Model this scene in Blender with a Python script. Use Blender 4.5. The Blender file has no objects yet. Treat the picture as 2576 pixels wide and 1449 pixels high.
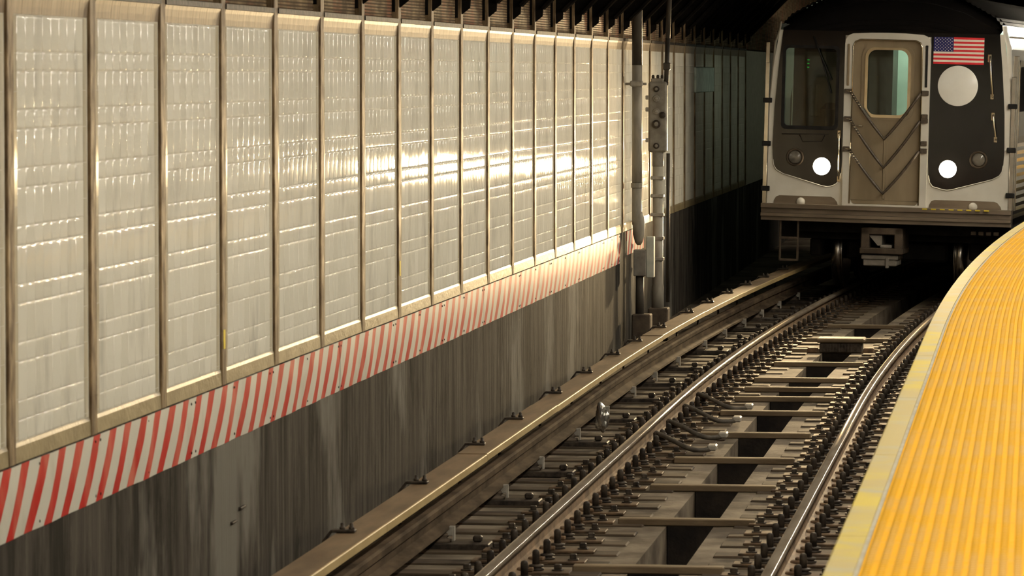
import bpy, bmesh, math, random
from mathutils import Vector, Matrix, noise as mnoise

random.seed(7)
SC = bpy.context.scene
COL = SC.collection
PI = math.pi

# ------------------------------------------------------------------ camera
F_PX = 10600.0
cam_d = bpy.data.cameras.new('camera')
cam_d.sensor_width = 36.0
cam_d.lens = F_PX / 2576.0 * 36.0
cam_d.clip_start = 0.1
cam_d.clip_end = 400
cam_d.dof.use_dof = True
cam_d.dof.focus_distance = 40.0
cam_d.dof.aperture_fstop = 11.0
cam = bpy.data.objects.new('camera', cam_d)
COL.objects.link(cam)
cam.location = (0, 0, 2.65)
cam.rotation_euler = (math.radians(90 - 2.9082), 0, math.radians(7.0878))
SC.camera = cam

# ------------------------------------------------------------------ world, exposure
world = bpy.data.worlds.new('world')
SC.world = world
world.use_nodes = True
world.node_tree.nodes['Background'].inputs[0].default_value = (0.9, 0.8, 0.6, 1)
world.node_tree.nodes['Background'].inputs[1].default_value = 0.0012
vs = SC.view_settings
vs.view_transform = 'Standard'
vs.look = 'None'
vs.gamma = 1.0
vs.use_curve_mapping = False
vs.exposure = 0.0
LAMP_STRENGTH = 118.0        # fluorescent tubes over the platform
HEAD_STRENGTH = 90.0       # lit headlight lens
HEAD_WATT = 3000.0          # headlight beam


# ------------------------------------------------------------------ node helpers
def new_mat(name):
    m = bpy.data.materials.new(name)
    m.use_nodes = True
    nt = m.node_tree
    b = nt.nodes['Principled BSDF']
    return m, nt, b


def N(nt, typ, **kw):
    n = nt.nodes.new(typ)
    for k, v in kw.items():
        setattr(n, k, v)
    return n


def noise_fac(nt, scale, detail=4.0, stretch=(1, 1, 1), lo=0.35, hi=0.65, rough=0.55):
    g = N(nt, 'ShaderNodeNewGeometry')
    mp = N(nt, 'ShaderNodeMapping')
    mp.inputs['Scale'].default_value = stretch
    nt.links.new(g.outputs['Position'], mp.inputs['Vector'])
    nz = N(nt, 'ShaderNodeTexNoise')
    nz.inputs['Scale'].default_value = scale
    nz.inputs['Detail'].default_value = detail
    nz.inputs['Roughness'].default_value = rough
    nt.links.new(mp.outputs[0], nz.inputs['Vector'])
    mr = N(nt, 'ShaderNodeMapRange')
    mr.inputs['From Min'].default_value = lo
    mr.inputs['From Max'].default_value = hi
    nt.links.new(nz.outputs['Fac'], mr.inputs['Value'])
    return mr.outputs[0]


def mixc(nt, fac, a, b):
    mx = N(nt, 'ShaderNodeMix', data_type='RGBA')
    if isinstance(fac, (int, float)):
        mx.inputs[0].default_value = fac
    else:
        nt.links.new(fac, mx.inputs[0])
    for i, c in ((6, a), (7, b)):
        if isinstance(c, tuple):
            mx.inputs[i].default_value = (c[0], c[1], c[2], 1)
        else:
            nt.links.new(c, mx.inputs[i])
    return mx.outputs[2]


def mat2(name, c1, c2, scale=6.0, rough=0.6, metal=0.0, stretch=(1, 1, 1), lo=0.35, hi=0.65,
         bump=0.0, bscale=40.0, rough2=None, spec=0.5, detail=4.0):
    m, nt, b = new_mat(name)
    f = noise_fac(nt, scale, detail, stretch, lo, hi)
    nt.links.new(mixc(nt, f, c1, c2), b.inputs['Base Color'])
    b.inputs['Roughness'].default_value = rough
    b.inputs['Metallic'].default_value = metal
    b.inputs['Specular IOR Level'].default_value = min(spec, 0.10) if (rough >= 0.4 and metal < 0.1) else spec
    if rough2 is not None:
        mr = N(nt, 'ShaderNodeMapRange')
        mr.inputs['To Min'].default_value = rough
        mr.inputs['To Max'].default_value = rough2
        nt.links.new(f, mr.inputs['Value'])
        nt.links.new(mr.outputs[0], b.inputs['Roughness'])
    if bump:
        bf = noise_fac(nt, bscale, 3.0, stretch, 0.2, 0.8)
        bp = N(nt, 'ShaderNodeBump')
        bp.inputs['Strength'].default_value = bump
        bp.inputs['Distance'].default_value = 0.01
        nt.links.new(bf, bp.inputs['Height'])
        nt.links.new(bp.outputs[0], b.inputs['Normal'])
    return m


def emis(name, col, strength):
    m, nt, b = new_mat(name)
    b.inputs['Base Color'].default_value = (col[0], col[1], col[2], 1)
    b.inputs['Emission Color'].default_value = (col[0], col[1], col[2], 1)
    b.inputs['Emission Strength'].default_value = strength
    return m


def glassmat(name, tint, fac, rough=0.03):
    m, nt, b = new_mat(name)
    nt.nodes.remove(b)
    out = nt.nodes['Material Output']
    tr = N(nt, 'ShaderNodeBsdfTransparent')
    tr.inputs[0].default_value = (tint[0], tint[1], tint[2], 1)
    gl = N(nt, 'ShaderNodeBsdfGlossy')
    gl.inputs['Roughness'].default_value = rough
    mx = N(nt, 'ShaderNodeMixShader')
    fr = N(nt, 'ShaderNodeFresnel')
    fr.inputs[0].default_value = 1.5
    nt.links.new(fr.outputs[0], mx.inputs[0])
    nt.links.new(tr.outputs[0], mx.inputs[1])
    nt.links.new(gl.outputs[0], mx.inputs[2])
    nt.links.new(mx.outputs[0], out.inputs[0])
    return m


def coat(nt, b, col, gcol, rough, fac):
    """matt body with a constant share of sharp gloss"""
    nt.nodes.remove(b)
    df = N(nt, 'ShaderNodeBsdfDiffuse')
    if isinstance(col, tuple):
        df.inputs[0].default_value = (col[0], col[1], col[2], 1)
    else:
        nt.links.new(col, df.inputs[0])
    gl = N(nt, 'ShaderNodeBsdfGlossy')
    gl.inputs[0].default_value = (gcol[0], gcol[1], gcol[2], 1)
    gl.inputs['Roughness'].default_value = rough
    mx = N(nt, 'ShaderNodeMixShader')
    mx.inputs[0].default_value = fac
    nt.links.new(df.outputs[0], mx.inputs[1])
    nt.links.new(gl.outputs[0], mx.inputs[2])
    nt.links.new(mx.outputs[0], nt.nodes['Material Output'].inputs[0])


# ------------------------------------------------------------------ materials
MT = {}


def build_materials():
    # glazed cream tile: colour differs slightly from tile to tile and a little grime
    m, nt, b = new_mat('glazed_tile')
    oi = N(nt, 'ShaderNodeAttribute', attribute_name='tint')
    base = mixc(nt, oi.outputs['Fac'], (0.61, 0.57, 0.46), (0.68, 0.64, 0.53))
    gr = noise_fac(nt, 3.0, 5.0, (1, 1.4, 0.5), 0.56, 0.82)
    base2 = mixc(nt, gr, base, (0.40, 0.37, 0.30))
    coat(nt, b, base2, (1, 1, 1), 0.05, 0.10)
    MT['tile'] = m
    m, nt, b = new_mat('trim_tile_glaze')
    f = noise_fac(nt, 5, 4.0, (1, 1, 0.4))
    coat(nt, b, mixc(nt, f, (0.44, 0.38, 0.26), (0.56, 0.50, 0.38)), (1, 1, 1), 0.09, 0.08)
    MT['trimtile'] = m
    MT['cap'] = mat2('cap_tile_glaze', (0.15, 0.105, 0.062), (0.245, 0.185, 0.115), 9, 0.45, stretch=(1, 3, 0.3), spec=0.03)
    MT['sill'] = mat2('sill_mortar', (0.19, 0.145, 0.072), (0.275, 0.215, 0.115), 6, 0.4, bump=0.15, bscale=30)
    MT['grout'] = mat2('grout', (0.46, 0.42, 0.33), (0.56, 0.52, 0.42), 12, 0.8)
    MT['column'] = mat2('rusty_column_paint', (0.085, 0.054, 0.027), (0.25, 0.175, 0.092), 16, 0.6, stretch=(1, 1, 0.35),
                        lo=0.38, hi=0.68, bump=0.25, bscale=60, rough2=0.5, spec=0.3)
    MT['conc'] = None
    # lower concrete wall: long vertical drips of soot and washed-out lime
    m, nt, b = new_mat('sooty_concrete_wall')
    s1 = noise_fac(nt, 2.4, 6.0, (1, 1.6, 0.16), 0.40, 0.62, 0.6)
    s2 = noise_fac(nt, 9.0, 5.0, (1, 1.3, 0.10), 0.45, 0.70, 0.65)
    s3 = noise_fac(nt, 0.9, 5.0, (1, 1.0, 0.45), 0.53, 0.62, 0.6)
    c = mixc(nt, s1, (0.016, 0.0135, 0.0105), (0.056, 0.048, 0.038))
    c = mixc(nt, s2, c, (0.072, 0.063, 0.050))
    s4 = noise_fac(nt, 1.7, 7.0, (1, 1.2, 0.55), 0.50, 0.68, 0.7)
    c = mixc(nt, s4, c, (0.011, 0.009, 0.007))
    c = mixc(nt, s3, c, (0.125, 0.115, 0.095))
    nt.links.new(c, b.inputs['Base Color'])
    b.inputs['Roughness'].default_value = 0.85
    b.inputs['Specular IOR Level'].default_value = 0.04
    bp = N(nt, 'ShaderNodeBump')
    bp.inputs['Strength'].default_value = 0.35
    bp.inputs['Distance'].default_value = 0.02
    nt.links.new(s2, bp.inputs['Height'])
    nt.links.new(bp.outputs[0], b.inputs['Normal'])
    MT['conc'] = m
    # ribbed rusty band above the tiles
    m, nt, b = new_mat('ribbed_rusty_band')
    g = N(nt, 'ShaderNodeNewGeometry')
    sx = N(nt, 'ShaderNodeSeparateXYZ')
    nt.links.new(g.outputs['Position'], sx.inputs[0])
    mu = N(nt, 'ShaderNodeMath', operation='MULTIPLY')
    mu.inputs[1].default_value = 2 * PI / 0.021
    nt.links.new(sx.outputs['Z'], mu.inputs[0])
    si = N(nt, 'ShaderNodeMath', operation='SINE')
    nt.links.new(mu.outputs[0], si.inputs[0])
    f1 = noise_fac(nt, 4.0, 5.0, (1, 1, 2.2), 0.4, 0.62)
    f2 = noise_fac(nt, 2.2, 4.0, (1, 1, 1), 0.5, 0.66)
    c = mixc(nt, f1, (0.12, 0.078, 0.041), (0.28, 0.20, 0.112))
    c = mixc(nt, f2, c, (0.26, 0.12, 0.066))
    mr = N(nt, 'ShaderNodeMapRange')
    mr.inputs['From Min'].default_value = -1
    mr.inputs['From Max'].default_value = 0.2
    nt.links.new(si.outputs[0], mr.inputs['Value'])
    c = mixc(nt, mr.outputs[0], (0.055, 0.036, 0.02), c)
    nt.links.new(c, b.inputs['Base Color'])
    b.inputs['Roughness'].default_value = 0.75
    b.inputs['Specular IOR Level'].default_value = 0.08
    bp = N(nt, 'ShaderNodeBump')
    bp.inputs['Strength'].default_value = 0.7
    bp.inputs['Distance'].default_value = 0.006
    nt.links.new(si.outputs[0], bp.inputs['Height'])
    nt.links.new(bp.outputs[0], b.inputs['Normal'])
    MT['band'] = m
    # red and white slanted stripes printed on sheet metal
    m, nt, b = new_mat('red_white_stripes')
    g = N(nt, 'ShaderNodeNewGeometry')
    sx = N(nt, 'ShaderNodeSeparateXYZ')
    nt.links.new(g.outputs['Position'], sx.inputs[0])
    mz = N(nt, 'ShaderNodeMath', operation='MULTIPLY')
    mz.inputs[1].default_value = 1.02
    nt.links.new(sx.outputs['Z'], mz.inputs[0])
    sb = N(nt, 'ShaderNodeMath', operation='SUBTRACT')
    nt.links.new(sx.outputs['Y'], sb.inputs[0])
    nt.links.new(mz.outputs[0], sb.inputs[1])
    dv = N(nt, 'ShaderNodeMath', operation='DIVIDE')
    dv.inputs[1].default_value = 0.335
    nt.links.new(sb.outputs[0], dv.inputs[0])
    fr = N(nt, 'ShaderNodeMath', operation='FRACT')
    nt.links.new(dv.outputs[0], fr.inputs[0])
    lt = N(nt, 'ShaderNodeMath', operation='LESS_THAN')
    lt.inputs[1].default_value = 0.44
    nt.links.new(fr.outputs[0], lt.inputs[0])
    fd = noise_fac(nt, 5.0, 4.0, (0.3, 1, 0.5), 0.46, 0.80)
    red = mixc(nt, fd, (0.40, 0.010, 0.008), (0.52, 0.14, 0.09))
    wf = noise_fac(nt, 3.0, 5.0, (1, 1, 1), 0.55, 0.8)
    wht = mixc(nt, wf, (0.52, 0.495, 0.41), (0.40, 0.37, 0.29))
    nt.links.new(mixc(nt, lt.outputs[0], wht, red), b.inputs['Base Color'])
    b.inputs['Roughness'].default_value = 0.38
    b.inputs['Specular IOR Level'].default_value = 0.08
    MT['stripe'] = m
    m, nt, b = new_mat('polished_rail_head')
    f = noise_fac(nt, 10, 3.0, (1, 0.15, 1))
    coat(nt, b, mixc(nt, f, (0.22, 0.175, 0.125), (0.32, 0.265, 0.20)), (0.62, 0.56, 0.48), 0.10, 0.42)
    MT['railtop'] = m
    MT['railrust'] = mat2('rusty_rail_web', (0.10, 0.068, 0.042), (0.24, 0.165, 0.10), 8, 0.62, 0.0, (1, 0.5, 1), bump=0.15)
    MT['thirdrail'] = mat2('third_rail_steel', (0.034, 0.024, 0.016), (0.085, 0.060, 0.038), 7, 0.8, 0.0, (1, 0.3, 1), bump=0.1, spec=0.01)
    MT['board'] = mat2('weathered_cover_board', (0.105, 0.070, 0.038), (0.175, 0.120, 0.066), 7, 0.55, 0.0, (1, 0.18, 1),
                       bump=0.12, bscale=25)
    MT['boardedge'] = mat2('pale_board_edge', (0.26, 0.185, 0.08), (0.36, 0.265, 0.125), 6, 0.5, 0.0, (1, 0.3, 1))  # worn yellowish edge, with the light it catches put into the colour
    MT['iron'] = mat2('grimy_iron', (0.018, 0.014, 0.011), (0.055, 0.042, 0.030), 20, 0.55, 0.0, bump=0.2)
    MT['rust'] = mat2('rusty_iron', (0.075, 0.045, 0.026), (0.15, 0.095, 0.052), 18, 0.65, 0.0, bump=0.2)
    MT['plate'] = mat2('tie_plate_iron', (0.038, 0.026, 0.017), (0.105, 0.066, 0.036), 12, 0.6, 0.0, bump=0.2)
    MT['slab'] = mat2('dusty_trackbed_concrete', (0.062, 0.047, 0.031), (0.190, 0.152, 0.108), 2.6, 0.8, 0.0, (1, 0.7, 1),
                      bump=0.25, bscale=18, lo=0.38, hi=0.66, detail=6)
    MT['sludge'] = mat2('trough_sludge', (0.022, 0.016, 0.011), (0.065, 0.049, 0.033), 5, 0.6, bump=0.2)
    MT['timber'] = mat2('oiled_timber', (0.026, 0.018, 0.011), (0.068, 0.048, 0.029), 7, 0.7, 0.0, (0.25, 1, 1), bump=0.3,
                        bscale=30)
    MT['creosote'] = mat2('creosoted_timber', (0.009, 0.007, 0.006), (0.020, 0.015, 0.011), 7, 0.75, bump=0.2, spec=0.2)
    MT['tie'] = mat2('dusty_cross_tie', (0.085, 0.060, 0.034), (0.15, 0.11, 0.065), 6, 0.65, 0.0, (0.3, 1, 1), bump=0.2)
    MT['pipe'] = mat2('painted_pipe', (0.19, 0.17, 0.135), (0.33, 0.30, 0.24), 7, 0.45, 0.0, (1, 1, 0.3))
    MT['pipedark'] = mat2('dark_pipe', (0.030, 0.026, 0.021), (0.075, 0.064, 0.05), 7, 0.5, 0.0, (1, 1, 0.3))
    MT['box'] = mat2('grey_cast_box', (0.14, 0.125, 0.10), (0.22, 0.20, 0.165), 10, 0.5)
    MT['palebox'] = mat2('pale_enamel_box', (0.35, 0.36, 0.30), (0.48, 0.47, 0.39), 9, 0.45)
    MT['block'] = mat2('dark_concrete_block', (0.045, 0.034, 0.025), (0.10, 0.075, 0.052), 6, 0.8, bump=0.2)
    MT['sign'] = mat2('faded_green_sign', (0.58, 0.66, 0.56), (0.38, 0.45, 0.38), 9, 0.5)
    MT['ceil'] = mat2('black_soot', (0.008, 0.007, 0.006), (0.018, 0.015, 0.012), 3, 0.8)
    MT['beam'] = mat2('black_steel_beam', (0.005, 0.0045, 0.004), (0.012, 0.010, 0.008), 5, 0.8, spec=0.0)
    # tactile paving: orange yellow, worn paler
    m, nt, b = new_mat('tactile_yellow')
    f1 = noise_fac(nt, 1.3, 5.0, (1, 0.8, 1), 0.46, 0.66, 0.6)
    f2 = noise_fac(nt, 9.0, 4.0, (1, 1, 1), 0.5, 0.75)
    c = mixc(nt, f1, (0.66, 0.315, 0.003), (0.58, 0.31, 0.022))
    c = mixc(nt, f2, c, (0.52, 0.30, 0.045))
    nt.links.new(c, b.inputs['Base Color'])
    b.inputs['Roughness'].default_value = 0.75
    b.inputs['Specular IOR Level'].default_value = 0.04
    MT['tact'] = m
    MT['tactdome'] = mat2('tactile_dome_worn', (0.52, 0.275, 0.012), (0.50, 0.29, 0.06), 1.6, 0.7, lo=0.44, hi=0.62, spec=0.06)
    m, nt, b = new_mat('worn_edge_board')
    f1 = noise_fac(nt, 0.8, 5.0, (1, 1, 1), 0.47, 0.60, 0.6)
    f2 = noise_fac(nt, 4.0, 4.0, (1, 1, 1), 0.5, 0.7)
    c = mixc(nt, f1, (0.33, 0.255, 0.085), (0.40, 0.30, 0.02))
    c = mixc(nt, f2, c, (0.30, 0.265, 0.15))
    nt.links.new(c, b.inputs['Base Color'])
    b.inputs['Roughness'].default_value = 0.6
    b.inputs['Specular IOR Level'].default_value = 0.15
    MT['edge'] = m
    MT['platconc'] = mat2('platform_concrete', (0.22, 0.20, 0.17), (0.32, 0.29, 0.25), 5, 0.7)
    MT['platside'] = mat2('platform_side', (0.035, 0.028, 0.021), (0.08, 0.064, 0.048), 5, 0.8)
    MT['joint'] = mat2('grey_joint', (0.30, 0.27, 0.2), (0.36, 0.33, 0.25), 8, 0.7)
    # train
    MT['white'] = mat2('white_gel_coat', (0.60, 0.56, 0.47), (0.68, 0.64, 0.55), 3, 0.22)
    MT['black'] = mat2('black_gloss_mask', (0.0060, 0.0052, 0.0046), (0.009, 0.0075, 0.0065), 3, 0.10)
    MT['steel'] = mat2('brushed_stainless', (0.58, 0.54, 0.46), (0.70, 0.66, 0.58), 8, 0.22, 1.0, (1, 0.1, 1))
    MT['doorsteel'] = mat2('dull_stainless_door', (0.25, 0.195, 0.12), (0.33, 0.26, 0.165), 4, 0.42, 0.55, (1, 1, 0.3))
    MT['chrome'] = mat2('bright_metal', (0.62, 0.52, 0.36), (0.72, 0.62, 0.46), 8, 0.2, 1.0)
    MT['rubber'] = mat2('black_rubber', (0.012, 0.011, 0.010), (0.022, 0.02, 0.018), 9, 0.5)
    MT['chain'] = mat2('sleeved_chain', (0.055, 0.040, 0.026), (0.10, 0.075, 0.05), 30, 0.4, 0.2)
    MT['bumper'] = mat2('dirty_bumper', (0.125, 0.090, 0.056), (0.20, 0.15, 0.097), 7, 0.5, 0.2, (0.2, 1, 1))
    MT['under'] = mat2('underframe_black', (0.010, 0.008, 0.006), (0.022, 0.017, 0.013), 6, 0.6)
    MT['underlit'] = mat2('underframe_brown', (0.05, 0.036, 0.024), (0.09, 0.066, 0.044), 8, 0.6)
    MT['coupgrey'] = mat2('coupler_grey', (0.17, 0.15, 0.12), (0.25, 0.22, 0.18), 8, 0.5)
    MT['wheel'] = mat2('wheel_tread_steel', (0.45, 0.41, 0.36), (0.58, 0.53, 0.46), 12, 0.25, 1.0)
    MT['glass'] = glassmat('clear_glass', (0.75, 0.82, 0.78), 0.1)
    MT['darkglass'] = glassmat('tinted_glass', (0.42, 0.44, 0.42), 0.1)
    MT['red'] = mat2('flag_red', (0.66, 0.03, 0.04), (0.72, 0.045, 0.05), 8, 0.4)
    MT['flagwhite'] = mat2('flag_white', (0.80, 0.74, 0.60), (0.84, 0.78, 0.64), 8, 0.4)
    MT['blue'] = mat2('flag_blue', (0.022, 0.02, 0.10), (0.032, 0.03, 0.13), 8, 0.4)
    MT['disc'] = mat2('white_round_panel', (0.80, 0.77, 0.68), (0.86, 0.83, 0.74), 4, 0.16)
    MT['lamp'] = emis('headlight_lens_lit', (1.0, 0.86, 0.62), HEAD_STRENGTH)
    MT['lens'] = mat2('unlit_lens', (0.11, 0.095, 0.075), (0.16, 0.14, 0.11), 12, 0.12)
    MT['cabgrey'] = mat2('cab_grey', (0.26, 0.265, 0.24), (0.34, 0.345, 0.31), 4, 0.5)  # lightened so the colour carries the grey reflection on the windscreen
    MT['partition'] = mat2('dark_partition', (0.055, 0.057, 0.050), (0.085, 0.088, 0.078), 4, 0.4)
    MT['interior'] = mat2('pale_interior', (0.36, 0.42, 0.37), (0.46, 0.52, 0.46), 3, 0.4)
    MT['intlamp'] = emis('interior_strip', (0.86, 1.0, 0.86), 5.0)
    MT['litpane'] = emis('lit_car_window', (0.74, 0.84, 0.66), 0.9)
    MT['green'] = emis('green_indicator', (0.05, 1.0, 0.1), 1.2)
    MT['tube'] = emis('fluorescent_tube', (1.0, 0.93, 0.80), LAMP_STRENGTH)
    MT['fixture'] = mat2('white_fixture', (0.6, 0.58, 0.52), (0.68, 0.66, 0.6), 4, 0.5)
    MT['cable'] = mat2('black_cable', (0.05, 0.042, 0.033), (0.095, 0.08, 0.062), 15, 0.45)
    MT['clamp'] = mat2('grey_clamp', (0.22, 0.20, 0.165), (0.32, 0.29, 0.24), 15, 0.4)
    MT['foil'] = mat2('crumpled_foil', (0.5, 0.48, 0.42), (0.7, 0.67, 0.6), 20, 0.22, 0.9)
    MT['paper'] = mat2('dirty_paper', (0.40, 0.37, 0.31), (0.58, 0.54, 0.46), 20, 0.7)
    MT['yellowbit'] = mat2('yellow_wrapper', (0.75, 0.52, 0.02), (0.8, 0.6, 0.05), 20, 0.5)
    MT['yellowpaint'] = mat2('yellow_paint_mark', (0.62, 0.47, 0.03), (0.68, 0.52, 0.06), 20, 0.6)


build_materials()


# ------------------------------------------------------------------ mesh helpers
class MB:
    def __init__(s):
        s.v, s.f, s.sm = [], [], []

    def add(s, vs_, fs, smooth=False):
        o = len(s.v)
        s.v += [tuple(p) for p in vs_]
        for f in fs:
            s.f.append(tuple(i + o for i in f))
            s.sm.append(smooth)

    def box(s, x0, x1, y0, y1, z0, z1, M=None):
        vs_ = [(x, y, z) for z in (z0, z1) for y in (y0, y1) for x in (x0, x1)]
        if M is not None:
            vs_ = [tuple(M @ Vector(p)) for p in vs_]
        s.add(vs_, [(0, 2, 3, 1), (4, 5, 7, 6), (0, 1, 5, 4), (2, 6, 7, 3), (0, 4, 6, 2), (1, 3, 7, 5)])

    def bbox(s, x0, x1, y0, y1, z0, z1, b=0.01, M=None):
        """box with chamfered edges"""
        bm = bmesh.new()
        bmesh.ops.create_cube(bm, size=1)
        for v in bm.verts:
            v.co = Vector(((x0 + x1) / 2 + v.co.x * (x1 - x0), (y0 + y1) / 2 + v.co.y * (y1 - y0), (z0 + z1) / 2 + v.co.z * (z1 - z0)))
        bmesh.ops.bevel(bm, geom=bm.edges[:], offset=b, segments=1, affect='EDGES')
        bm.verts.index_update()
        vs_ = [v.co.copy() for v in bm.verts]
        if M is not None:
            vs_ = [M @ v for v in vs_]
        s.add(vs_, [tuple(v.index for v in f.verts) for f in bm.faces])
        bm.free()

    def lathe(s, prof, n=16, M=None, smooth=True):
        """profile [(r, z)] spun about z"""
        vs_, fs = [], []
        for r, z in prof:
            for i in range(n):
                a = 2 * PI * i / n
                vs_.append(Vector((r * math.cos(a), r * math.sin(a), z)))
        for j in range(len(prof) - 1):
            for i in range(n):
                i2 = (i + 1) % n
                fs.append((j * n + i, j * n + i2, (j + 1) * n + i2, (j + 1) * n + i))
        if M is not None:
            vs_ = [M @ v for v in vs_]
        s.add(vs_, fs, smooth)
        caps = []
        if prof[0][0] > 1e-6:
            caps.append(tuple(range(n))[::-1])
        if prof[-1][0] > 1e-6:
            caps.append(tuple((len(prof) - 1) * n + i for i in range(n)))
        o = len(s.v) - len(vs_)
        for c in caps:
            s.f.append(tuple(i + o for i in c))
            s.sm.append(False)

    def cyl(s, p0, p1, r, n=12, r1=None, smooth=True):
        p0, p1 = Vector(p0), Vector(p1)
        d = p1 - p0
        q = d.to_track_quat('Z', 'Y').to_matrix().to_4x4()
        M = Matrix.Translation(p0) @ q
        s.lathe([(r, 0), (r if r1 is None else r1, d.length)], n, M, smooth)

    def tube(s, pts, r, n=8):
        pts = [Vector(p) for p in pts]
        vs_, fs = [], []
        for i, p in enumerate(pts):
            t = (pts[min(i + 1, len(pts) - 1)] - pts[max(i - 1, 0)]).normalized()
            q = t.to_track_quat('Z', 'Y').to_matrix()
            for k in range(n):
                a = 2 * PI * k / n
                vs_.append(p + q @ Vector((r * math.cos(a), r * math.sin(a), 0)))
        for i in range(len(pts) - 1):
            for k in range(n):
                k2 = (k + 1) % n
                fs.append((i * n + k, i * n + k2, (i + 1) * n + k2, (i + 1) * n + k))
        fs.append(tuple(range(n))[::-1])
        fs.append(tuple((len(pts) - 1) * n + k for k in range(n)))
        s.add(vs_, fs, True)

    def sweep(s, prof, ys, cf, smooth=False, closed=True, caps=True):
        """profile [(lateral, z)] carried along y following cf(y) -> (x, heading)"""
        n = len(prof)
        vs_, fs = [], []
        for y in ys:
            x, h = cf(y)
            for l, z in prof:
                vs_.append((x + l * math.cos(h), y - l * math.sin(h), z))
        m = n if closed else n - 1
        for j in range(len(ys) - 1):
            for i in range(m):
                i2 = (i + 1) % n
                fs.append((j * n + i, (j + 1) * n + i, (j + 1) * n + i2, j * n + i2))
        if caps and closed:
            fs.append(tuple(range(n)))
            fs.append(tuple((len(ys) - 1) * n + i for i in range(n))[::-1])
        s.add(vs_, fs, smooth)

    def poly(s, pts, d, axis='y', M=None):
        """flat polygon [(a, b)] in x-z extruded along y from d[0] to d[1]"""
        n = len(pts)
        vs_ = [Vector((a, d[0], b)) for a, b in pts] + [Vector((a, d[1], b)) for a, b in pts]
        if axis == 'x':
            vs_ = [Vector((v.y, v.x, v.z)) for v in vs_]
        if M is not None:
            vs_ = [M @ v for v in vs_]
        fs = [tuple(range(n)), tuple(range(n, 2 * n))[::-1]]
        for i in range(n):
            i2 = (i + 1) % n
            fs.append((i, n + i, n + i2, i2))
        s.add(vs_, fs)

    def mesh(s, name, mat):
        me = bpy.data.meshes.new(name)
        me.from_pydata(s.v, [], s.f)
        me.polygons.foreach_set('use_smooth', s.sm)
        me.materials.append(MT[mat])
        bm = bmesh.new()
        bm.from_mesh(me)
        bmesh.ops.recalc_face_normals(bm, faces=bm.faces[:])
        bm.to_mesh(me)
        bm.free()
        me.update()
        return me

    def obj(s, name, mat, parent=None, label=None, kind=None):
        return link(name, s.mesh(name, mat), parent, label, kind)


def link(name, me, parent=None, label=None, kind=None, loc=None, rotz=None):
    o = bpy.data.objects.new(name, me)
    COL.objects.link(o)
    if parent is not None:
        o.parent = parent
    if loc is not None:
        o.location = loc
    if rotz is not None:
        o.rotation_euler = (0, 0, rotz)
    if label:
        o['label'] = label
    if kind:
        o['kind'] = kind
    return o


def thing(name, label, cat, loc=(0, 0, 0), rot=(0, 0, 0), group=None):
    o = bpy.data.objects.new(name, None)
    COL.objects.link(o)
    o.location = loc
    o.rotation_euler = rot
    o['label'] = label
    o['category'] = cat
    if group:
        o['group'] = group
    return o


def tag(o, label, cat, group=None):
    o['label'] = label
    o['category'] = cat
    if group:
        o['group'] = group
    return o


def plate(outer, holes, y0, y1):
    """flat shape with holes in the x-z plane, thickness from y0 to y1; returns MB"""
    cu = bpy.data.curves.new('tmp', 'CURVE')
    cu.dimensions = '2D'
    cu.fill_mode = 'BOTH'
    for lp in [outer] + list(holes):
        sp = cu.splines.new('POLY')
        sp.points.add(len(lp) - 1)
        for p, q in zip(sp.points, lp):
            p.co = (q[0], q[1], 0, 1)
        sp.use_cyclic_u = True
    cu.extrude = (y1 - y0) / 2
    o = bpy.data.objects.new('tmp', cu)
    COL.objects.link(o)
    dg = bpy.context.evaluated_depsgraph_get()
    me = bpy.data.meshes.new_from_object(o.evaluated_get(dg))
    mb = MB()
    ym = (y0 + y1) / 2
    mb.add([(v.co.x, ym + v.co.z, v.co.y) for v in me.vertices], [tuple(p.vertices) for p in me.polygons])
    bpy.data.objects.remove(o)
    bpy.data.curves.remove(cu)
    bpy.data.meshes.remove(me)
    return mb


def rrect(x0, x1, z0, z1, r, n=6):
    pts = []
    for cx, cz, a0 in ((x1 - r, z1 - r, 0), (x0 + r, z1 - r, 90), (x0 + r, z0 + r, 180), (x1 - r, z0 + r, 270)):
        for i in range(n + 1):
            a = math.radians(a0 + 90 * i / n)
            pts.append((cx + r * math.cos(a), cz + r * math.sin(a)))
    return pts


def circle(cx, cz, r, n=32):
    return [(cx + r * math.cos(2 * PI * i / n), cz + r * math.sin(2 * PI * i / n)) for i in range(n)]


# ------------------------------------------------------------------ alignment of the track and the platform
CX = -2.155


def track(y):
    d = max(0.0, y - 33.0)
    return CX + d * d / 640.0, d / 320.0


def edge(y):
    d = max(0.0, y - 25.5)
    return -0.655 + d * d / 700.0, d / 350.0


def frange(a, b, st):
    out = []
    while a < b - 1e-6:
        out.append(a)
        a += st
    return out + [b]


YS = frange(4, 33, 29) + frange(34, 90, 1.0)
WX = -4.2           # face of the tiled wall
Y0, Y1 = 4.0, 90.0

# ------------------------------------------------------------------ left wall
COLS = [16.97 + 1.527 * k for k in range(-3, 30)]
mb = MB()
mb.box(WX - 0.5, WX - 0.0024, Y0, Y1, 1.03, 2.99)           # mortar backing
wall = mb.obj('wall_left', 'grout', kind='structure')
mb = MB()
mb.box(WX - 0.5, WX + 0.006, Y0, Y1, -0.8, 1.03)
mb.obj('concrete_base', 'conc', wall, 'dark streaked concrete lower wall')
mb = MB()
mb.box(WX - 0.5, WX - 0.03, Y0, Y1, 3.012, 4.4)
mb.obj('ribbed_band', 'band', wall, 'rusty ribbed band above the tiles')

lines = [2.897]
for n in range(8):
    for z in (2.7445 - 0.243 * n, 2.664 - 0.243 * n):
        if z > 1.16:
            lines.append(z)
lines.append(1.118)
HALF = 0.066        # half width of the column groove
TRIM = 0.085


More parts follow.
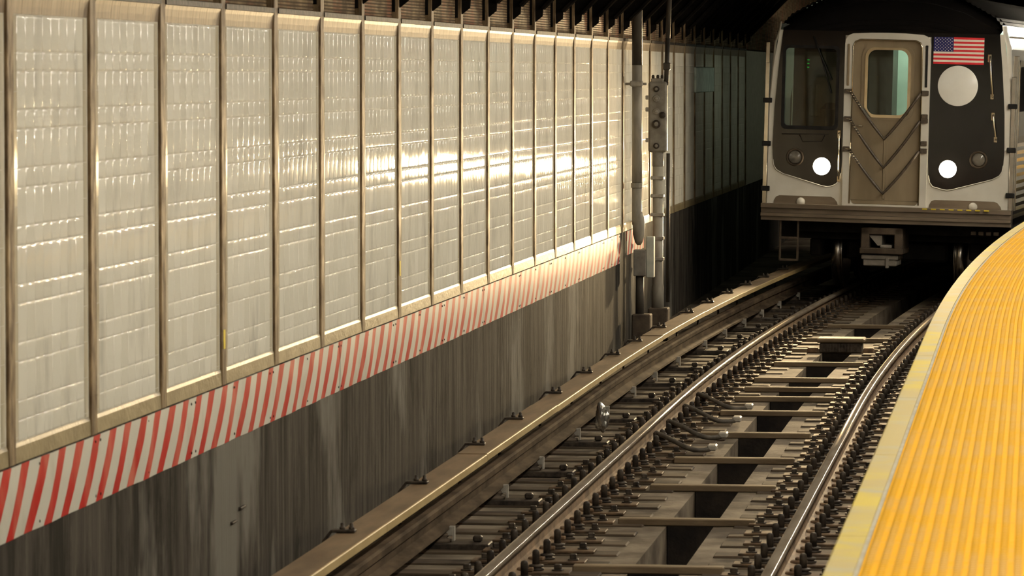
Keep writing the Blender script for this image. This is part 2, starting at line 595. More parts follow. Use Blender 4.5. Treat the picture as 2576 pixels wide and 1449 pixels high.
def tile_verts(cy, cz, w, h, rnd):
    """pillowed tile face; x is the outward direction"""
    g = 0.0005
    y0, y1, z0, z1 = -w / 2 + g, w / 2 - g, -h / 2 + g, h / 2 - g
    vs_ = []
    for ins, d in ((0, -0.0026), (0.0014, -0.0010), (0.010, -0.0001), (0.014, 0.0)):
        for a, b in ((y0 + ins, z0 + ins), (y1 - ins, z0 + ins), (y1 - ins, z1 - ins), (y0 + ins, z1 - ins)):
            vs_.append([d, a, b])
    ty, tz = rnd.gauss(0, 0.0034), rnd.gauss(0, 0.0040)
    for v in vs_:
        v[0] += ty * v[1] + tz * v[2]
    fs = [(12, 13, 14, 15)]
    for r in (0, 4, 8):
        for i in range(4):
            j = (i + 1) % 4
            fs.append((r + i, r + j, r + 4 + j, r + 4 + i))
    return vs_, fs


def set_tint(me, vals):
    at = me.attributes.new('tint', 'FLOAT', 'POINT')
    at.data.foreach_set('value', vals)


def build_tiles():
    rnd = random.Random(3)
    rest = MB()
    rest_t = []
    rest_trim = MB()
    for bi in range(len(COLS) - 1):
        a, b = COLS[bi] + HALF, COLS[bi + 1] - HALF
        single = bi in (3, 4)
        fa, fb = a + TRIM, b - TRIM
        nt_ = 8
        w = (fb - fa) / nt_
        for li in range(len(lines) - 1):
            z1, z0 = lines[li], lines[li + 1]
            for c in range(nt_):
                cy, cz = fa + w * (c + 0.5), (z0 + z1) / 2
                vs_, fs = tile_verts(cy, cz, w, z1 - z0, rnd)
                tint = rnd.random()
                if single:
                    m = MB()
                    m.add(vs_, fs, True)
                    me = m.mesh('wall_tile', 'tile')
                    set_tint(me, [tint] * len(vs_))
                    link('wall_tile', me, wall, loc=(WX, cy, cz))
                else:
                    rest.add([(WX + v[0], cy + v[1], cz + v[2]) for v in vs_], fs, True)
                    rest_t += [tint] * len(vs_)
        # bullnose trim down both sides of the bay
        for side in (0, 1):
            z = 2.897
            while z > 1.13:
                zl = max(1.118, z - 0.16)
                r = 0.022
                prof = [(TRIM - 0.001, -0.008), (TRIM - 0.001, 0.0), (r + 0.004, 0.0)]
                for q in range(6):
                    an = math.radians(90 + 90 * q / 5)
                    prof.append((r + r * math.cos(an), -r + r * math.sin(an)))
                jz = 0.0018
                vs_ = []
                tl = rnd.gauss(0, 0.004)
                for zz in (zl + jz - (zl + z) / 2, z - jz - (zl + z) / 2):
                    for p, d in prof:
                        yy = p if side == 0 else -p
                        vs_.append((d + tl * zz, yy, zz))
                n = len(prof)
                fs = [(i, i + 1, n + i + 1, n + i) for i in range(n - 1)]
                oy = a if side == 0 else b
                if single:
                    m = MB()
                    m.add(vs_, fs, True)
                    link('trim_tile', m.mesh('trim_tile', 'trimtile'), wall, loc=(WX, oy, (zl + z) / 2))
                else:
                    rest_trim.add([(WX + v[0], oy + v[1], (zl + z) / 2 + v[2]) for v in vs_], fs, True)
                z = zl
    me = rest.mesh('remaining_tiles', 'tile')
    set_tint(me, rest_t)
    link('remaining_tiles', me, wall, 'glazed cream tiles of the further bays', 'stuff')
    rest_trim.obj('remaining_trim_tiles', 'trimtile', wall, 'rounded edge tiles of the further bays', 'stuff')


build_tiles()


def build_wall_parts():
    rnd = random.Random(5)
    for k, y in enumerate(COLS):
        m = MB()
        m.bbox(WX - 0.10, WX + 0.012, y - 0.056, y + 0.056, 1.03, 4.3, 0.004)
        m.box(WX - 0.10, WX - 0.0025, y - 0.065, y + 0.065, 1.03, 4.3)
        m.obj('steel_column', 'column', wall)
    for bi in range(len(COLS) - 1):
        a, b = COLS[bi] + HALF, COLS[bi + 1] - HALF
        # sloping sill below the tiles
        m = MB()
        m.poly([(WX - 0.02, 1.118), (WX + 0.001, 1.116), (WX + 0.007, 1.100), (WX + 0.010, 1.034), (WX - 0.02, 1.031)], (a + 0.001, b - 0.001))
        m.obj('sill', 'sill', wall)
        # cap course above: small coved tiles leaning out
        m = MB()
        n = 8
        w = (b - a) / n
        for c in range(n):
            y0, y1 = a + w * c + 0.0015, a + w * (c + 1) - 0.0015
            t = rnd.gauss(0, 0.02)
            prof = [(WX - 0.01, 2.899), (WX + 0.001, 2.900), (WX + 0.003, 2.93 + t * 0.05), (WX + 0.007, 2.965), (WX + 0.012, 2.985), (WX - 0.01, 2.987)]
            m.poly(prof, (y0, y1))
        m.obj('cap_course', 'cap', wall)
        m = MB()
        m.box(WX - 0.03, WX + 0.018, a - 0.008, b + 0.008, 2.987, 3.014)
        m.obj('steel_angle', 'iron', wall)


build_wall_parts()

# yellow paint marks on two columns
for y, z in ((COLS[6], 1.27), (COLS[10], 1.36)):
    m = MB()
    m.box(WX + 0.0115, WX + 0.0135, y - 0.03, y + 0.018, z - 0.05, z + 0.05)
    m.obj('paint_mark', 'yellowpaint', wall, 'small yellow paint mark on a column')

# striped hazard strip
trim1 = link('trim_1', None)
trim1['kind'] = 'structure'
trim1['label'] = 'band of slanted red and white striped panels below the tiles'
pj = [12.0, 14.03, 16.3, 18.55, 20.72, 22.9, 25.2, 27.4, 29.7, 31.9, 34.2, 36.4, 38.7, 40.9, 42.55]
for i in range(len(pj) - 1):
    a, b = pj[i] + 0.001, pj[i + 1] - 0.001
    m = MB()
    rn = random.Random(i)
    n = 16
    vs_, fs = [], []
    for j in range(n + 1):
        y = a + (b - a) * j / n
        bul = 0.011 + 0.004 * math.sin(j * 1.1 + i * 2) * math.sin(PI * j / n) + 0.002 * rn.random()
        for z in (0.728, 0.83, 0.93, 1.026):
            vs_.append((WX + bul + (0.004 if z in (0.83, 0.93) else 0), y, z))
    for j in range(n):
        for q in range(3):
            fs.append((j * 4 + q, j * 4 + 4 + q, j * 4 + 5 + q, j * 4 + 1 + q))
    m.add(vs_, fs, True)
    m.box(WX, WX + 0.009, a, b, 0.73, 1.024)
    p = m.obj('striped_panel', 'stripe', trim1)
    for yy in (a + 0.05, (a + b) / 2, b - 0.05):
        for zz in (0.755, 1.0):
            q = MB()
            q.lathe([(0.007, 0), (0.007, 0.003), (0.004, 0.005)], 8, Matrix.Translation((WX + 0.012, yy, zz)) @ Matrix.Rotation(PI / 2, 4, 'Y'))
            q.obj('bolt', 'iron', p)
# last short strip behind the pipes
m = MB()
m.box(WX, WX + 0.012, 43.3, 45.2, 0.78, 1.026)
m.obj('striped_panel', 'stripe', trim1)

# ------------------------------------------------------------------ ceiling with haunched beams
m = MB()
m.box(WX - 0.6, 7.0, -6, 110, 4.35, 4.6)
ceil = m.obj('ceiling', 'ceil', kind='structure')
for y in COLS:
    m = MB()
    o = WX - 0.03
    pts = [(o, 3.055), (o + 0.10, 3.135), (o + 0.105, 3.20), (o + 1.25, 4.35), (o + 1.05, 4.35), (o, 3.30)]
    m.poly(pts, (y - 0.025, y + 0.025))
    # flanges along both edges of the web
    for (p, q) in (((o + 0.105, 3.20), (o + 1.25, 4.35)), ((o, 3.30), (o + 1.05, 4.35))):
        d = Vector((q[0] - p[0], 0, q[1] - p[1]))
        nrm = Vector((-d.z, 0, d.x)).normalized() * 0.012
        P0, P1 = Vector((p[0], 0, p[1])), Vector((q[0], 0, q[1]))
        m.poly([(P0.x - nrm.x, P0.z - nrm.z), (P1.x - nrm.x, P1.z - nrm.z), (P1.x + nrm.x, P1.z + nrm.z), (P0.x + nrm.x, P0.z + nrm.z)], (y - 0.075, y + 0.075))
    m.box(o, o + 0.02, y - 0.075, y + 0.075, 3.06, 4.35)
    m.obj('haunched_beam', 'beam', ceil)
    m = MB()
    m.box(o + 1.0, 7.0, y - 0.09, y + 0.09, 4.15, 4.35)
    m.obj('cross_beam', 'beam', ceil)

# ------------------------------------------------------------------ trackbed
m = MB()
prof = [(-4.5, -0.17), (-0.12, -0.17), (-0.12, -0.46), (0.175, -0.46), (0.175, -0.17), (1.75, -0.17), (1.75, -1.1), (-4.5, -1.1)]
m.sweep(prof, YS, track)
floor = m.obj('floor', 'slab', kind='structure', label='dusty concrete trackbed with a centre drain trough')
TIES = frange(17.5, 56, 0.54)
for y in TIES:
    x, h = track(y)
    for l0, l1 in ((-1.62, -0.26), (0.30, 1.22)):
        q = MB()
        q.bbox(l0, l1, -0.11, 0.11, -0.3, -0.158 + random.uniform(-0.003, 0.004), 0.008)
        o = q.obj('half_tie', 'timber', floor)
        o.location = (x, y, 0)
        o.rotation_euler = (0, 0, -h)
# drain trough: loose dirt on its floor
m = MB()
rn = random.Random(11)
for i in range(260):
    y = rn.uniform(18, 48)
    x, h = track(y)
    r = rn.uniform(0.008, 0.022)
    l = rn.uniform(-0.10, 0.155)
    m.lathe([(r, 0), (r * 0.8, r * 0.7), (0, r)], 5, Matrix.Translation((x + l, y, -0.44)), False)
m.obj('trough_gravel', 'slab', floor, 'loose gravel and dirt in the drain trough', 'stuff')

m = MB()
m.sweep([(-0.119, -0.46), (0.174, -0.46), (0.174, -0.44), (-0.119, -0.44)], YS, track)
m.obj('trough_sludge', 'sludge', floor, 'black sludge on the trough bottom')

# ------------------------------------------------------------------ running rails
HEADP = [(-0.034, -0.036), (-0.036, -0.012), (-0.031, -0.004), (-0.018, -0.0008), (0, 0), (0.018, -0.0008), (0.031, -0.004), (0.036, -0.012), (0.034, -0.036)]
BODYP = [(-0.034, -0.035), (-0.012, -0.048), (-0.008, -0.07), (-0.008, -0.11), (-0.014, -0.128), (-0.066, -0.140), (-0.068, -0.152),
         (0.068, -0.152), (0.066, -0.140), (0.014, -0.128), (0.008, -0.11), (0.008, -0.07), (0.012, -0.048), (0.034, -0.035)]


def mesh_bolt():
    q = MB()
    q.lathe([(0.046, 0), (0.048, 0.010), (0.030, 0.014), (0.044, 0.020), (0.046, 0.028), (0.026, 0.034)], 10)
    q.lathe([(0.021, 0.03), (0.021, 0.100), (0.017, 0.112), (0.007, 0.117)], 10)
    return q.mesh('anchor_bolt', 'iron')


def mesh_clip():
    q = MB()
    q.bbox(-0.045, 0.045, -0.03, 0.03, 0.0, 0.022, 0.005)
    q.lathe([(0.022, 0.02), (0.022, 0.034), (0.012, 0.04)], 6)
    return q.mesh('rail_clip', 'rust')


def mesh_sq():
    q = MB()
    q.bbox(-0.03, 0.03, -0.026, 0.026, 0, 0.008, 0.003)
    q.bbox(-0.019, 0.019, -0.019, 0.019, 0.007, 0.036, 0.004)
    return q.mesh('square_bolt', 'iron')


def mesh_plate():
    q = MB()
    q.bbox(-0.33, 0.33, -0.085, 0.085, -0.158, -0.142, 0.004)
    q.bbox(-0.115, 0.115, -0.095, 0.095, -0.158, -0.1525, 0.002)
    return q.mesh('tie_plate', 'plate')


ME_BOLT, ME_CLIP, ME_SQ, ME_PLATE = mesh_bolt(), mesh_clip(), mesh_sq(), mesh_plate()


def running_rail(off, label):
    t = thing('running_rail', label, 'rail', (CX + off, 17.0, -0.17))
    inv = Matrix.Translation((-(CX + off), -17.0, 0.17))
    for nm, pr, mt in (('rail_head', HEADP, 'railtop'), ('rail_web_and_foot', BODYP, 'railrust')):
        q = MB()
        q.sweep([(l + off, z) for l, z in pr], YS, track, smooth=(nm == 'rail_head'))
        q.v = [tuple(inv @ Vector(p)) for p in q.v]
        q.obj(nm, mt, t)
    rn = random.Random(int(off * 100))
    for y in TIES:
        x, h = track(y)
        R = Matrix.Rotation(-h, 4, 'Z')
        base = inv @ Matrix.Translation((x, y, 0)) @ R
        jit = rn.uniform(-0.03, 0.03)

        def put(me, name, l, dy, z, par):
            o = link(name, me, par)
            o.matrix_local = Matrix.Translation((l, dy, z)) @ Matrix.Rotation(rn.uniform(-0.25, 0.25), 4, 'Z')
            return o
        pl = link('tie_plate', ME_PLATE, t)
        pl.matrix_local = base @ Matrix.Translation((off + jit, 0, 0))
        for sgn in (-1, 1):
            put(ME_BOLT, 'anchor_bolt', sgn * 0.125 - jit, 0.03 * sgn, -0.142, pl)
            put(ME_CLIP, 'rail_clip', sgn * 0.075 - jit, -0.05 * sgn, -0.140, pl)
            put(ME_SQ, 'square_bolt', sgn * 0.255, 0.02 * sgn + rn.uniform(-0.02, 0.02), -0.142, pl)
    return t


running_rail(-0.7525, 'polished steel running rail between the drain trough and the covered third rail')
running_rail(0.7525, 'polished steel running rail nearest the yellow platform edge')

# ------------------------------------------------------------------ third rail with cover board
T3 = -1.36          # third rail centre from track centre
third = thing('third_rail', 'third rail under a weathered brown cover board along the left wall', 'third rail', (CX + T3, 17, -0.17))
inv3 = Matrix.Translation((-(CX + T3), -17.0, 0.17))
q = MB()
q.sweep([(T3 + l, z) for l, z in [(-0.035, 0.105), (0.035, 0.105), (0.045, 0.09), (0.042, 0.055), (0.016, 0.045), (0.014, -0.01), (0.075, -0.028),
                                  (0.078, -0.045), (-0.078, -0.045), (-0.075, -0.028), (-0.014, -0.01), (-0.016, 0.045), (-0.042, 0.055), (-0.045, 0.09)]], YS, track)
q.v = [tuple(inv3 @ Vector(p)) for p in q.v]
q.obj('conductor_rail', 'thirdrail', third, 'brown steel conductor rail')
BRK = [16.9, 19.05, 21.43, 24.05, 26.6, 28.62, 31.0, 33.15, 35.3, 37.1, 39.15, 41.6, 43.5, 45.4, 47.2, 49.0, 51]
ends = [12.0, 15.1, 18.3, 21.9, 26.0, 29.9, 34.2, 38.0, 41.9, 45.6, 49.6, 53.6, 58, 64, 72, 80]
BL, BR = T3 - 0.062, T3 + 0.128
for i in range(len(ends) - 1):
    ys = frange(ends[i] + 0.003, ends[i + 1] - 0.003, 0.6)
    dz = random.uniform(-0.003, 0.003)
    q = MB()
    q.sweep([(BL, 0.236 + dz), (BL, 0.28 + dz), (BR - 0.012, 0.28 + dz), (BR - 0.012, 0.236 + dz)], ys, track)
    q.v = [tuple(inv3 @ Vector(p)) for p in q.v]
    b = q.obj('cover_board', 'board', third)
    q = MB()
    q.sweep([(BR - 0.012, 0.236 + dz), (BR - 0.012, 0.2805 + dz), (BR - 0.003, 0.2805 + dz), (BR, 0.276 + dz), (BR, 0.236 + dz)], ys, track)
    q.v = [tuple(inv3 @ Vector(p)) for p in q.v]
    q.obj('board_edge', 'boardedge', b, 'pale worn front edge with caught light painted in')
m = MB()
m.bbox(BL - 0.028, BL + 0.098, -0.032, 0.032, 0.282, 0.298, 0.004)
m.poly([(BL - 0.028, 0.298), (BL - 0.028, 0.284), (BL - 0.06, 0.23), (BL - 0.06, -0.16), (BL - 0.075, -0.16), (BL - 0.075, 0.238)], (-0.03, 0.03))
ME_BRK = m.mesh('cover_bracket', 'iron')
m = MB()
m.lathe([(0.015, 0), (0.015, 0.014), (0.010, 0.016), (0.010, 0.032), (0.004, 0.036)], 8)
ME_BB = m.mesh('bolt', 'iron')
m = MB()
m.bbox(-0.11, 0.32, -0.10, 0.10, -0.165, -0.125, 0.006)
ME_CHB = m.mesh('chair_base', 'iron')
m = MB()
m.lathe([(0.085, -0.126), (0.085, -0.105), (0.06, -0.10), (0.075, -0.085), (0.075, -0.07), (0.055, -0.062), (0.055, -0.045)], 12)
ME_INS = m.mesh('insulator', 'block')
m = MB()
m.bbox(0.055, 0.10, -0.028, 0.028, -0.085, -0.03, 0.004)
m.poly([(0.095, -0.03), (0.106, -0.03), (0.106, -0.115), (0.095, -0.115)], (-0.026, 0.026))
ME_CLAW = m.mesh('rail_claw', 'clamp')
m = MB()
m.bbox(-0.028, 0.028, -0.028, 0.028, -0.125, -0.085, 0.01)
ME_CHBOLT = m.mesh('chair_bolt', 'iron')
for y in BRK:
    x, h = track(y)
    base = inv3 @ Matrix.Translation((x, y, 0)) @ Matrix.Rotation(-h, 4, 'Z')
    o = link('cover_bracket', ME_BRK, third)
    o.matrix_local = base
    for l in (BL + 0.028, BL + 0.076):
        p = link('bolt', ME_BB, o)
        p.location = (l, 0, 0.296)
    y2 = y + 0.62
    x, h = track(y2)
    base = inv3 @ Matrix.Translation((x, y2, 0)) @ Matrix.Rotation(-h, 4, 'Z') @ Matrix.Translation((T3, 0, 0))
    o = link('chair_base', ME_CHB, third)
    o.matrix_local = base
    for me, nm in ((ME_INS, 'insulator'), (ME_CLAW, 'rail_claw')):
        p = link(nm, me, o)
    p = link('chair_bolt', ME_CHBOLT, o)
    p.location = (0.24, 0.03, 0)

# ------------------------------------------------------------------ ties across the trough
BARS = [21.4, 23.62, 26.16, 28.34, 30.38, 32.54, 34.66, 36.19, 37.3, 38.47, 40.6, 42.6, 44.3, 46.7]
ORD = ['lowest', 'second', 'third', 'fourth', 'fifth', 'sixth', 'seventh', 'eighth', 'ninth', 'tenth', 'eleventh', 'twelfth', 'thirteenth', 'fourteenth']
for i, y in enumerate(BARS):
    x, h = track(y)
    q = MB()
    q.bbox(-0.42 + random.uniform(-0.02, 0.0), 0.42 + random.uniform(0.0, 0.02), -0.052, 0.05, -0.168, -0.124, 0.006)
    o = thing('cross_tie', '', 'tie', (x, y, 0), (0, 0, -h))
    q.obj('dusty_top', 'tie', o, 'dusty tan top plank')
    q = MB()
    q.bbox(-0.117, 0.172, -0.045, 0.10, -0.44, -0.166, 0.004)
    q.obj('tie_body', 'creosote', o, 'black creosoted body')
    lab = 'brown cross tie over the drain trough, just below the bottom of the picture' if i == 0 else \
        'brown cross tie over the drain trough, %s one counted up from the bottom edge' % ('first' if i == 1 else ORD[i - 1])
    tag(o, lab, 'tie', 'ties crossing the drain trough')

# ------------------------------------------------------------------ platform
m = MB()
prof = [(0.09, 1.095), (0.09, -0.4), (0.02, -0.4), (0.02, 0.95), (0.0, 0.97), (0.0, 1.04)]
PY = frange(2, 25.5, 23.5) + frange(26, 90, 0.8)
m.sweep([(0.02, -0.9), (0.02, 1.07), (9.0, 1.07), (9.0, -0.9)], PY, edge)
plat = m.obj('platform', 'platside', kind='structure', label='station platform with a yellow tactile edge')
m = MB()
m.sweep([(0.74, 1.07), (0.74, 1.098), (8.9, 1.098), (8.9, 1.07)], PY, edge)
m.obj('platform_paving', 'platconc', plat, 'grey concrete paving')
ej = frange(5.0, 70, 3.05)
for i in range(len(ej) - 1):
    q = MB()
    q.sweep([(0.0, 0.98), (0.0, 1.088), (0.008, 1.098), (0.098, 1.098), (0.098, 0.98)], frange(ej[i] + 0.003, ej[i + 1] - 0.003, 0.6), edge)
    q.obj('edge_board', 'edge', plat, 'worn yellow and grey platform edge board')
m = MB()
m.sweep([(0.098, 1.0), (0.098, 1.092), (0.112, 1.092), (0.112, 1.0)], PY, edge)
m.obj('joint_strip', 'joint', plat, 'thin grey joint behind the edge board')
# tactile tiles
TS = 0.61
m = MB()
m.bbox(0.001, TS - 0.001, 0.001, TS - 0.001, 1.06, 1.0985, 0.002)
ME_TT = m.mesh('tactile_tile', 'tact')
m = MB()
nd = 13
for a in range(nd):
    for b in range(nd):
        m.lathe([(0.0165, 1.098), (0.0105, 1.1035)], 8, Matrix.Translation(((a + 0.5) * TS / nd, (b + 0.5) * TS / nd, 0)), False)
ME_TD = m.mesh('truncated_domes', 'tactdome')
y = 7.3
while y < 60:
    x, h = edge(y)
    o = link('tactile_tile', ME_TT, plat)
    o.matrix_local = Matrix.Translation((x, y, 0)) @ Matrix.Rotation(-h, 4, 'Z') @ Matrix.Translation((0.114, 0, 0))
    link('truncated_domes', ME_TD, o, kind='stuff')
    y += TS

# far platform wall (out of frame; closes the station)
m = MB()
m.box(6.2, 6.5, -6, 110, 0.5, 4.4)
m.obj('wall_right', 'fixture', kind='structure')

# ------------------------------------------------------------------ fluorescent lights above the platform
def fluorescent():
    t = thing('fluorescent_light', 'fluorescent strip light hung over the platform, above the picture', 'light', group='platform strip lights')
    q = MB()
    q.poly([(-0.09, 0.0), (0.09, 0.0), (0.06, 0.07), (-0.06, 0.07)], (-0.73, 0.73))
    q.obj('housing', 'fixture', t)
    q = MB()
    for s in (-0.045, 0.045):
        q.cyl((s, -0.70, -0.022), (s, 0.70, -0.022), 0.019, 8)
    q.obj('tube', 'tube', t)
    q = MB()
    for yy in (-0.5, 0.5):
        q.cyl((0, yy, 0.07), (0, yy, 0.56), 0.01, 6)
    q.obj('hanger', 'iron', t)
    return t


def dup(root):
    r = root.copy()
    COL.objects.link(r)
    for ch in root.children:
        c = ch.copy()
        COL.objects.link(c)
        c.parent = r
    return r


fl = fluorescent()
ys = [y for y in frange(1.5, 74, 1.62)[:-1] if y < 50 or y > 56]
for i, y in enumerate(ys):
    t = fl if i == 0 else dup(fl)
    x, h = edge(y)
    t.location = (x + 0.95, y, 3.79)
    t.rotation_euler = (0, 0, -h)

# ------------------------------------------------------------------ pipes and boxes on the wall
t = thing('stand_pipe', 'tall grey vertical pipe against the tiles where the striped band ends', 'pipe', (-4.075, 43.2, 0.5))
q = MB()
q.lathe([(0.052, 0.60), (0.052, 0.64), (0.052, 0.98)], 16)
q.lathe([(0.060, 0.98), (0.062, 0.985), (0.062, 1.025), (0.060, 1.03)], 16, smooth=False)
q.lathe([(0.052, 1.03), (0.052, 2.24)], 16)
q.obj('pipe', 'pipe', t)
q = MB()
q.lathe([(0.053, 2.24), (0.053, 3.64)], 16)
q.obj('upper_pipe', 'pipedark', t, 'dark upper length')  # upper length drawn in a darker tone than the pipe below
q = MB()
q.bbox(-0.07, 0.062, -0.06, 0.06, 2.02, 2.08, 0.01)
q.bbox(-0.12, 0.10, -0.02, 0.02, 2.035, 2.06, 0.004)
q.obj('clamp', 'clamp', t)
q = MB()
q.lathe([(0.03, 0.62), (0.058, 0.56), (0.066, 0.47), (0.062, 0.38), (0.04, 0.30), (0.02, 0.27)], 16, Matrix.Translation((0.02, 0, 0.12)))
q.obj('swollen_joint', 'pipe', t, 'bulging pipe joint')
t2 = thing('junction_box', 'pale junction box on a dark post below the tall grey pipe', 'junction box', (-3.99, 43.05, -0.17))
q = MB()
q.bbox(-0.10, 0.03, -0.08, 0.08, 0.75, 1.02, 0.008)
q.obj('box_body', 'box', t2)
q = MB()
q.bbox(0.03, 0.11, -0.07, 0.07, 0.735, 1.155, 0.006)
q.obj('box_cover', 'palebox', t2, 'pale side cover')
q = MB()
q.lathe([(0.045, 0.36), (0.042, 0.75)], 12, Matrix.Translation((-0.04, 0, 0)))
q.obj('post', 'pipedark', t2)
q = MB()
q.bbox(-0.115, 0.08, -0.12, 0.12, 0.0, 0.36, 0.012)
q.obj('base_block', 'block', t2)

t = thing('equipment_box', 'grey cast equipment box with round plugs on a conduit beside the tall pipe', 'equipment box', (-3.975, 44.5, -0.17))
q = MB()
q.bbox(-0.098, 0.098, -0.06, 0.06, 1.99, 2.74, 0.02)
q.bbox(-0.07, 0.06, -0.05, 0.05, 2.73, 2.775, 0.008)
q.obj('box_body', 'box', t)
for zz, r, mt in ((2.66, 0.032, 'iron'), (2.56, 0.036, 'box'), (2.425, 0.034, 'box'), (2.29, 0.045, 'iron'), (2.06, 0.032, 'iron')):
    q = MB()
    R = Matrix.Translation((-0.012, -0.058, zz)) @ Matrix.Rotation(PI / 2, 4, 'X')
    q.lathe([(r, 0), (r, 0.022), (r * 0.75, 0.026)], 16, R)
    p = q.obj('round_plug', mt, t)
    q = MB()
    q.lathe([(r * 0.55, 0.024), (r * 0.5, 0.034), (r * 0.2, 0.036)], 12, R)
    q.obj('plug_cap', 'box', p)
q = MB()
q.bbox(0.02, 0.085, -0.10, -0.05, 2.35, 2.42, 0.02)
q.obj('latch', 'iron', t)
for zz in (2.57, 2.445, 2.12):
    q = MB()
    q.bbox(-0.13, -0.09, -0.05, 0.02, zz - 0.022, zz + 0.022, 0.005)
    q.obj('side_lug', 'clamp', t)
for xx in (-0.05, 0.0, 0.045):
    q = MB()
    q.lathe([(0.016, 2.77), (0.016, 2.80), (0.009, 2.81)], 8, Matrix.Translation((xx, -0.03, 0)))
    q.obj('top_bolt', 'iron', t)
q = MB()
q.lathe([(0.052, 1.83), (0.060, 1.85), (0.060, 1.99)], 14, Matrix.Translation((0.0, 0, 0)))
q.obj('collar', 'box', t)
q = MB()
q.lathe([(0.066, 0.34), (0.066, 0.56), (0.056, 0.60), (0.056, 1.84)], 14)
q.obj('conduit', 'pipe', t, 'grey conduit below the box')
for zz in (0.86, 1.08, 1.33, 1.53, 1.72):
    q = MB()
    q.bbox(-0.075, 0.066, -0.066, 0.066, zz - 0.018, zz + 0.018, 0.006)
    q.obj('conduit_strap', 'clamp', t)
q = MB()
q.cyl((0.085, 0.02, 2.7), (0.10, 0.02, 3.2), 0.026, 10)
q.cyl((0.10, 0.02, 3.2), (0.14, 0.02, 4.30), 0.026, 10)
q.bbox(0.055, 0.13, -0.03, 0.06, 2.86, 2.94, 0.01)
q.obj('upper_conduit', 'pipedark', t, 'thin dark conduit rising to the ceiling')
q = MB()
q.cyl((0.105, 0.04, 0.4), (0.105, 0.04, 1.98), 0.02, 8)
q.obj('side_cable', 'pipedark', t)
q = MB()
q.bbox(-0.09, 0.12, -0.14, 0.14, 0.0, 0.345, 0.012)
q.obj('base_block', 'block', t)

# faded sign board further along the wall
q = MB()
q.bbox(WX + 0.0, WX + 0.03, 52.0, 54.9, 2.42, 2.735, 0.008)
o = q.obj('sign_board', 'sign')
tag(o, 'blank faded green board high on the dark wall beside the train', 'sign')

# iron stub on the concrete wall
q = MB()
q.bbox(WX, WX + 0.022, 21.95, 22.1, 0.335, 0.35, 0.004)
q.bbox(WX, WX + 0.022, 21.72, 21.85, 0.282, 0.295, 0.004)
q.obj('wall_stub', 'iron', wall, 'two short iron stubs in the concrete')

# ------------------------------------------------------------------ bond cables, trough box, litter
CABY = [31.4, 32.5, 34.0, 35.3]
CL = ['nearest', 'second nearest', 'third nearest', 'furthest']
for i, y in enumerate(CABY):
    x, h = track(y)
    t = thing('bond_cable', 'looped bond cable bolted to the running rail, %s of four' % CL[i], 'cable', (x - 0.68, y, -0.155), group='bond cables on the rail')
    q = MB()
    pts = []
    for j in range(13):
        u = j / 12
        pts.append((0.02 + 0.42 * u, -0.18 * math.sin(u * 2.6) - 0.12 * u, 0.095 * (1 - u) ** 2 + 0.022 + 0.015 * math.sin(u * 6)))
    q.tube(pts, 0.019, 8)
    q.obj('cable', 'cable', t)
    q = MB()
    q.bbox(0.0, 0.05, -0.035, 0.035, 0.06, 0.13, 0.012)
    q.lathe([(0.028, 0), (0.028, 0.04), (0.018, 0.05)], 10, Matrix.Translation((0.05, 0, 0.095)) @ Matrix.Rotation(PI / 2, 4, 'Y'))
    q.obj('rail_lug', 'iron', t)
    q = MB()
    e = Vector(pts[-1])
    q.bbox(e.x - 0.02, e.x + 0.05, e.y - 0.02, e.y + 0.13, 0.005, 0.05, 0.01)
    q.obj('end_lug', 'clamp', t, 'pale end lug')

x, h = track(42.1)
t = thing('track_box', 'dark flat box with a ribbed front on the ties over the trough', 'track box', (x + 0.10, 42.0, -0.13), (0, 0, -h))
q = MB()
q.bbox(-0.24, 0.24, 0.0, 0.34, 0.10, 0.145, 0.014)
q.obj('lid', 'tie', t)
q = MB()
q.bbox(-0.21, 0.21, 0.02, 0.32, 0.0, 0.10, 0.01)
q.obj('case', 'iron', t)
for k in range(9):
    q = MB()
    q.box(-0.14 + k * 0.03, -0.128 + k * 0.03, 0.008, 0.022, 0.012, 0.09)
    q.obj('rib', 'iron', t)
q = MB()
for s in (-0.28, 0.28):
    q.bbox(s - 0.05, s + 0.05, 0.02, 0.16, 0.0, 0.05, 0.008)
q.obj('foot', 'rust', t)


def crumple(name, loc, size, mat, label, cat, seed):
    bm = bmesh.new()
    bmesh.ops.create_icosphere(bm, subdivisions=3, radius=1)
    rn = random.Random(seed)
    off = Vector((rn.uniform(0, 50), rn.uniform(0, 50), rn.uniform(0, 50)))
    for v in bm.verts:
        d = mnoise.noise(v.co * 1.6 + off) * 0.55 + mnoise.noise(v.co * 4.5 + off) * 0.3
        v.co = v.co * (1 + d)
        v.co = Vector((v.co.x * size[0], v.co.y * size[1], v.co.z * size[2]))
    zmin = min(v.co.z for v in bm.verts)
    for v in bm.verts:
        v.co.z -= zmin
    me = bpy.data.meshes.new(name)
    bm.to_mesh(me)
    bm.free()
    me.materials.append(MT[mat])
    o = bpy.data.objects.new(name, me)
    COL.objects.link(o)
    o.location = loc
    tag(o, label, cat)
    return o


crumple('crumpled_foil', (-3.35, 32.6, -0.15), (0.05, 0.05, 0.10), 'foil', 'crumpled silver wrapper beside the third rail', 'litter', 2)
crumple('paper_ball', (-1.03, 28.9, -0.16), (0.035, 0.04, 0.035), 'paper', 'dirty white paper scrap between rail and platform', 'litter', 5)
crumple('paper_ball', (-2.14, 26.75, -0.44), (0.035, 0.035, 0.03), 'paper', 'small white paper ball lying in the drain trough', 'litter', 6)
crumple('yellow_wrapper', (-1.06, 44.3, -0.14), (0.07, 0.06, 0.03), 'yellowbit', 'small yellow wrapper beside the rail under the platform edge', 'litter', 8)


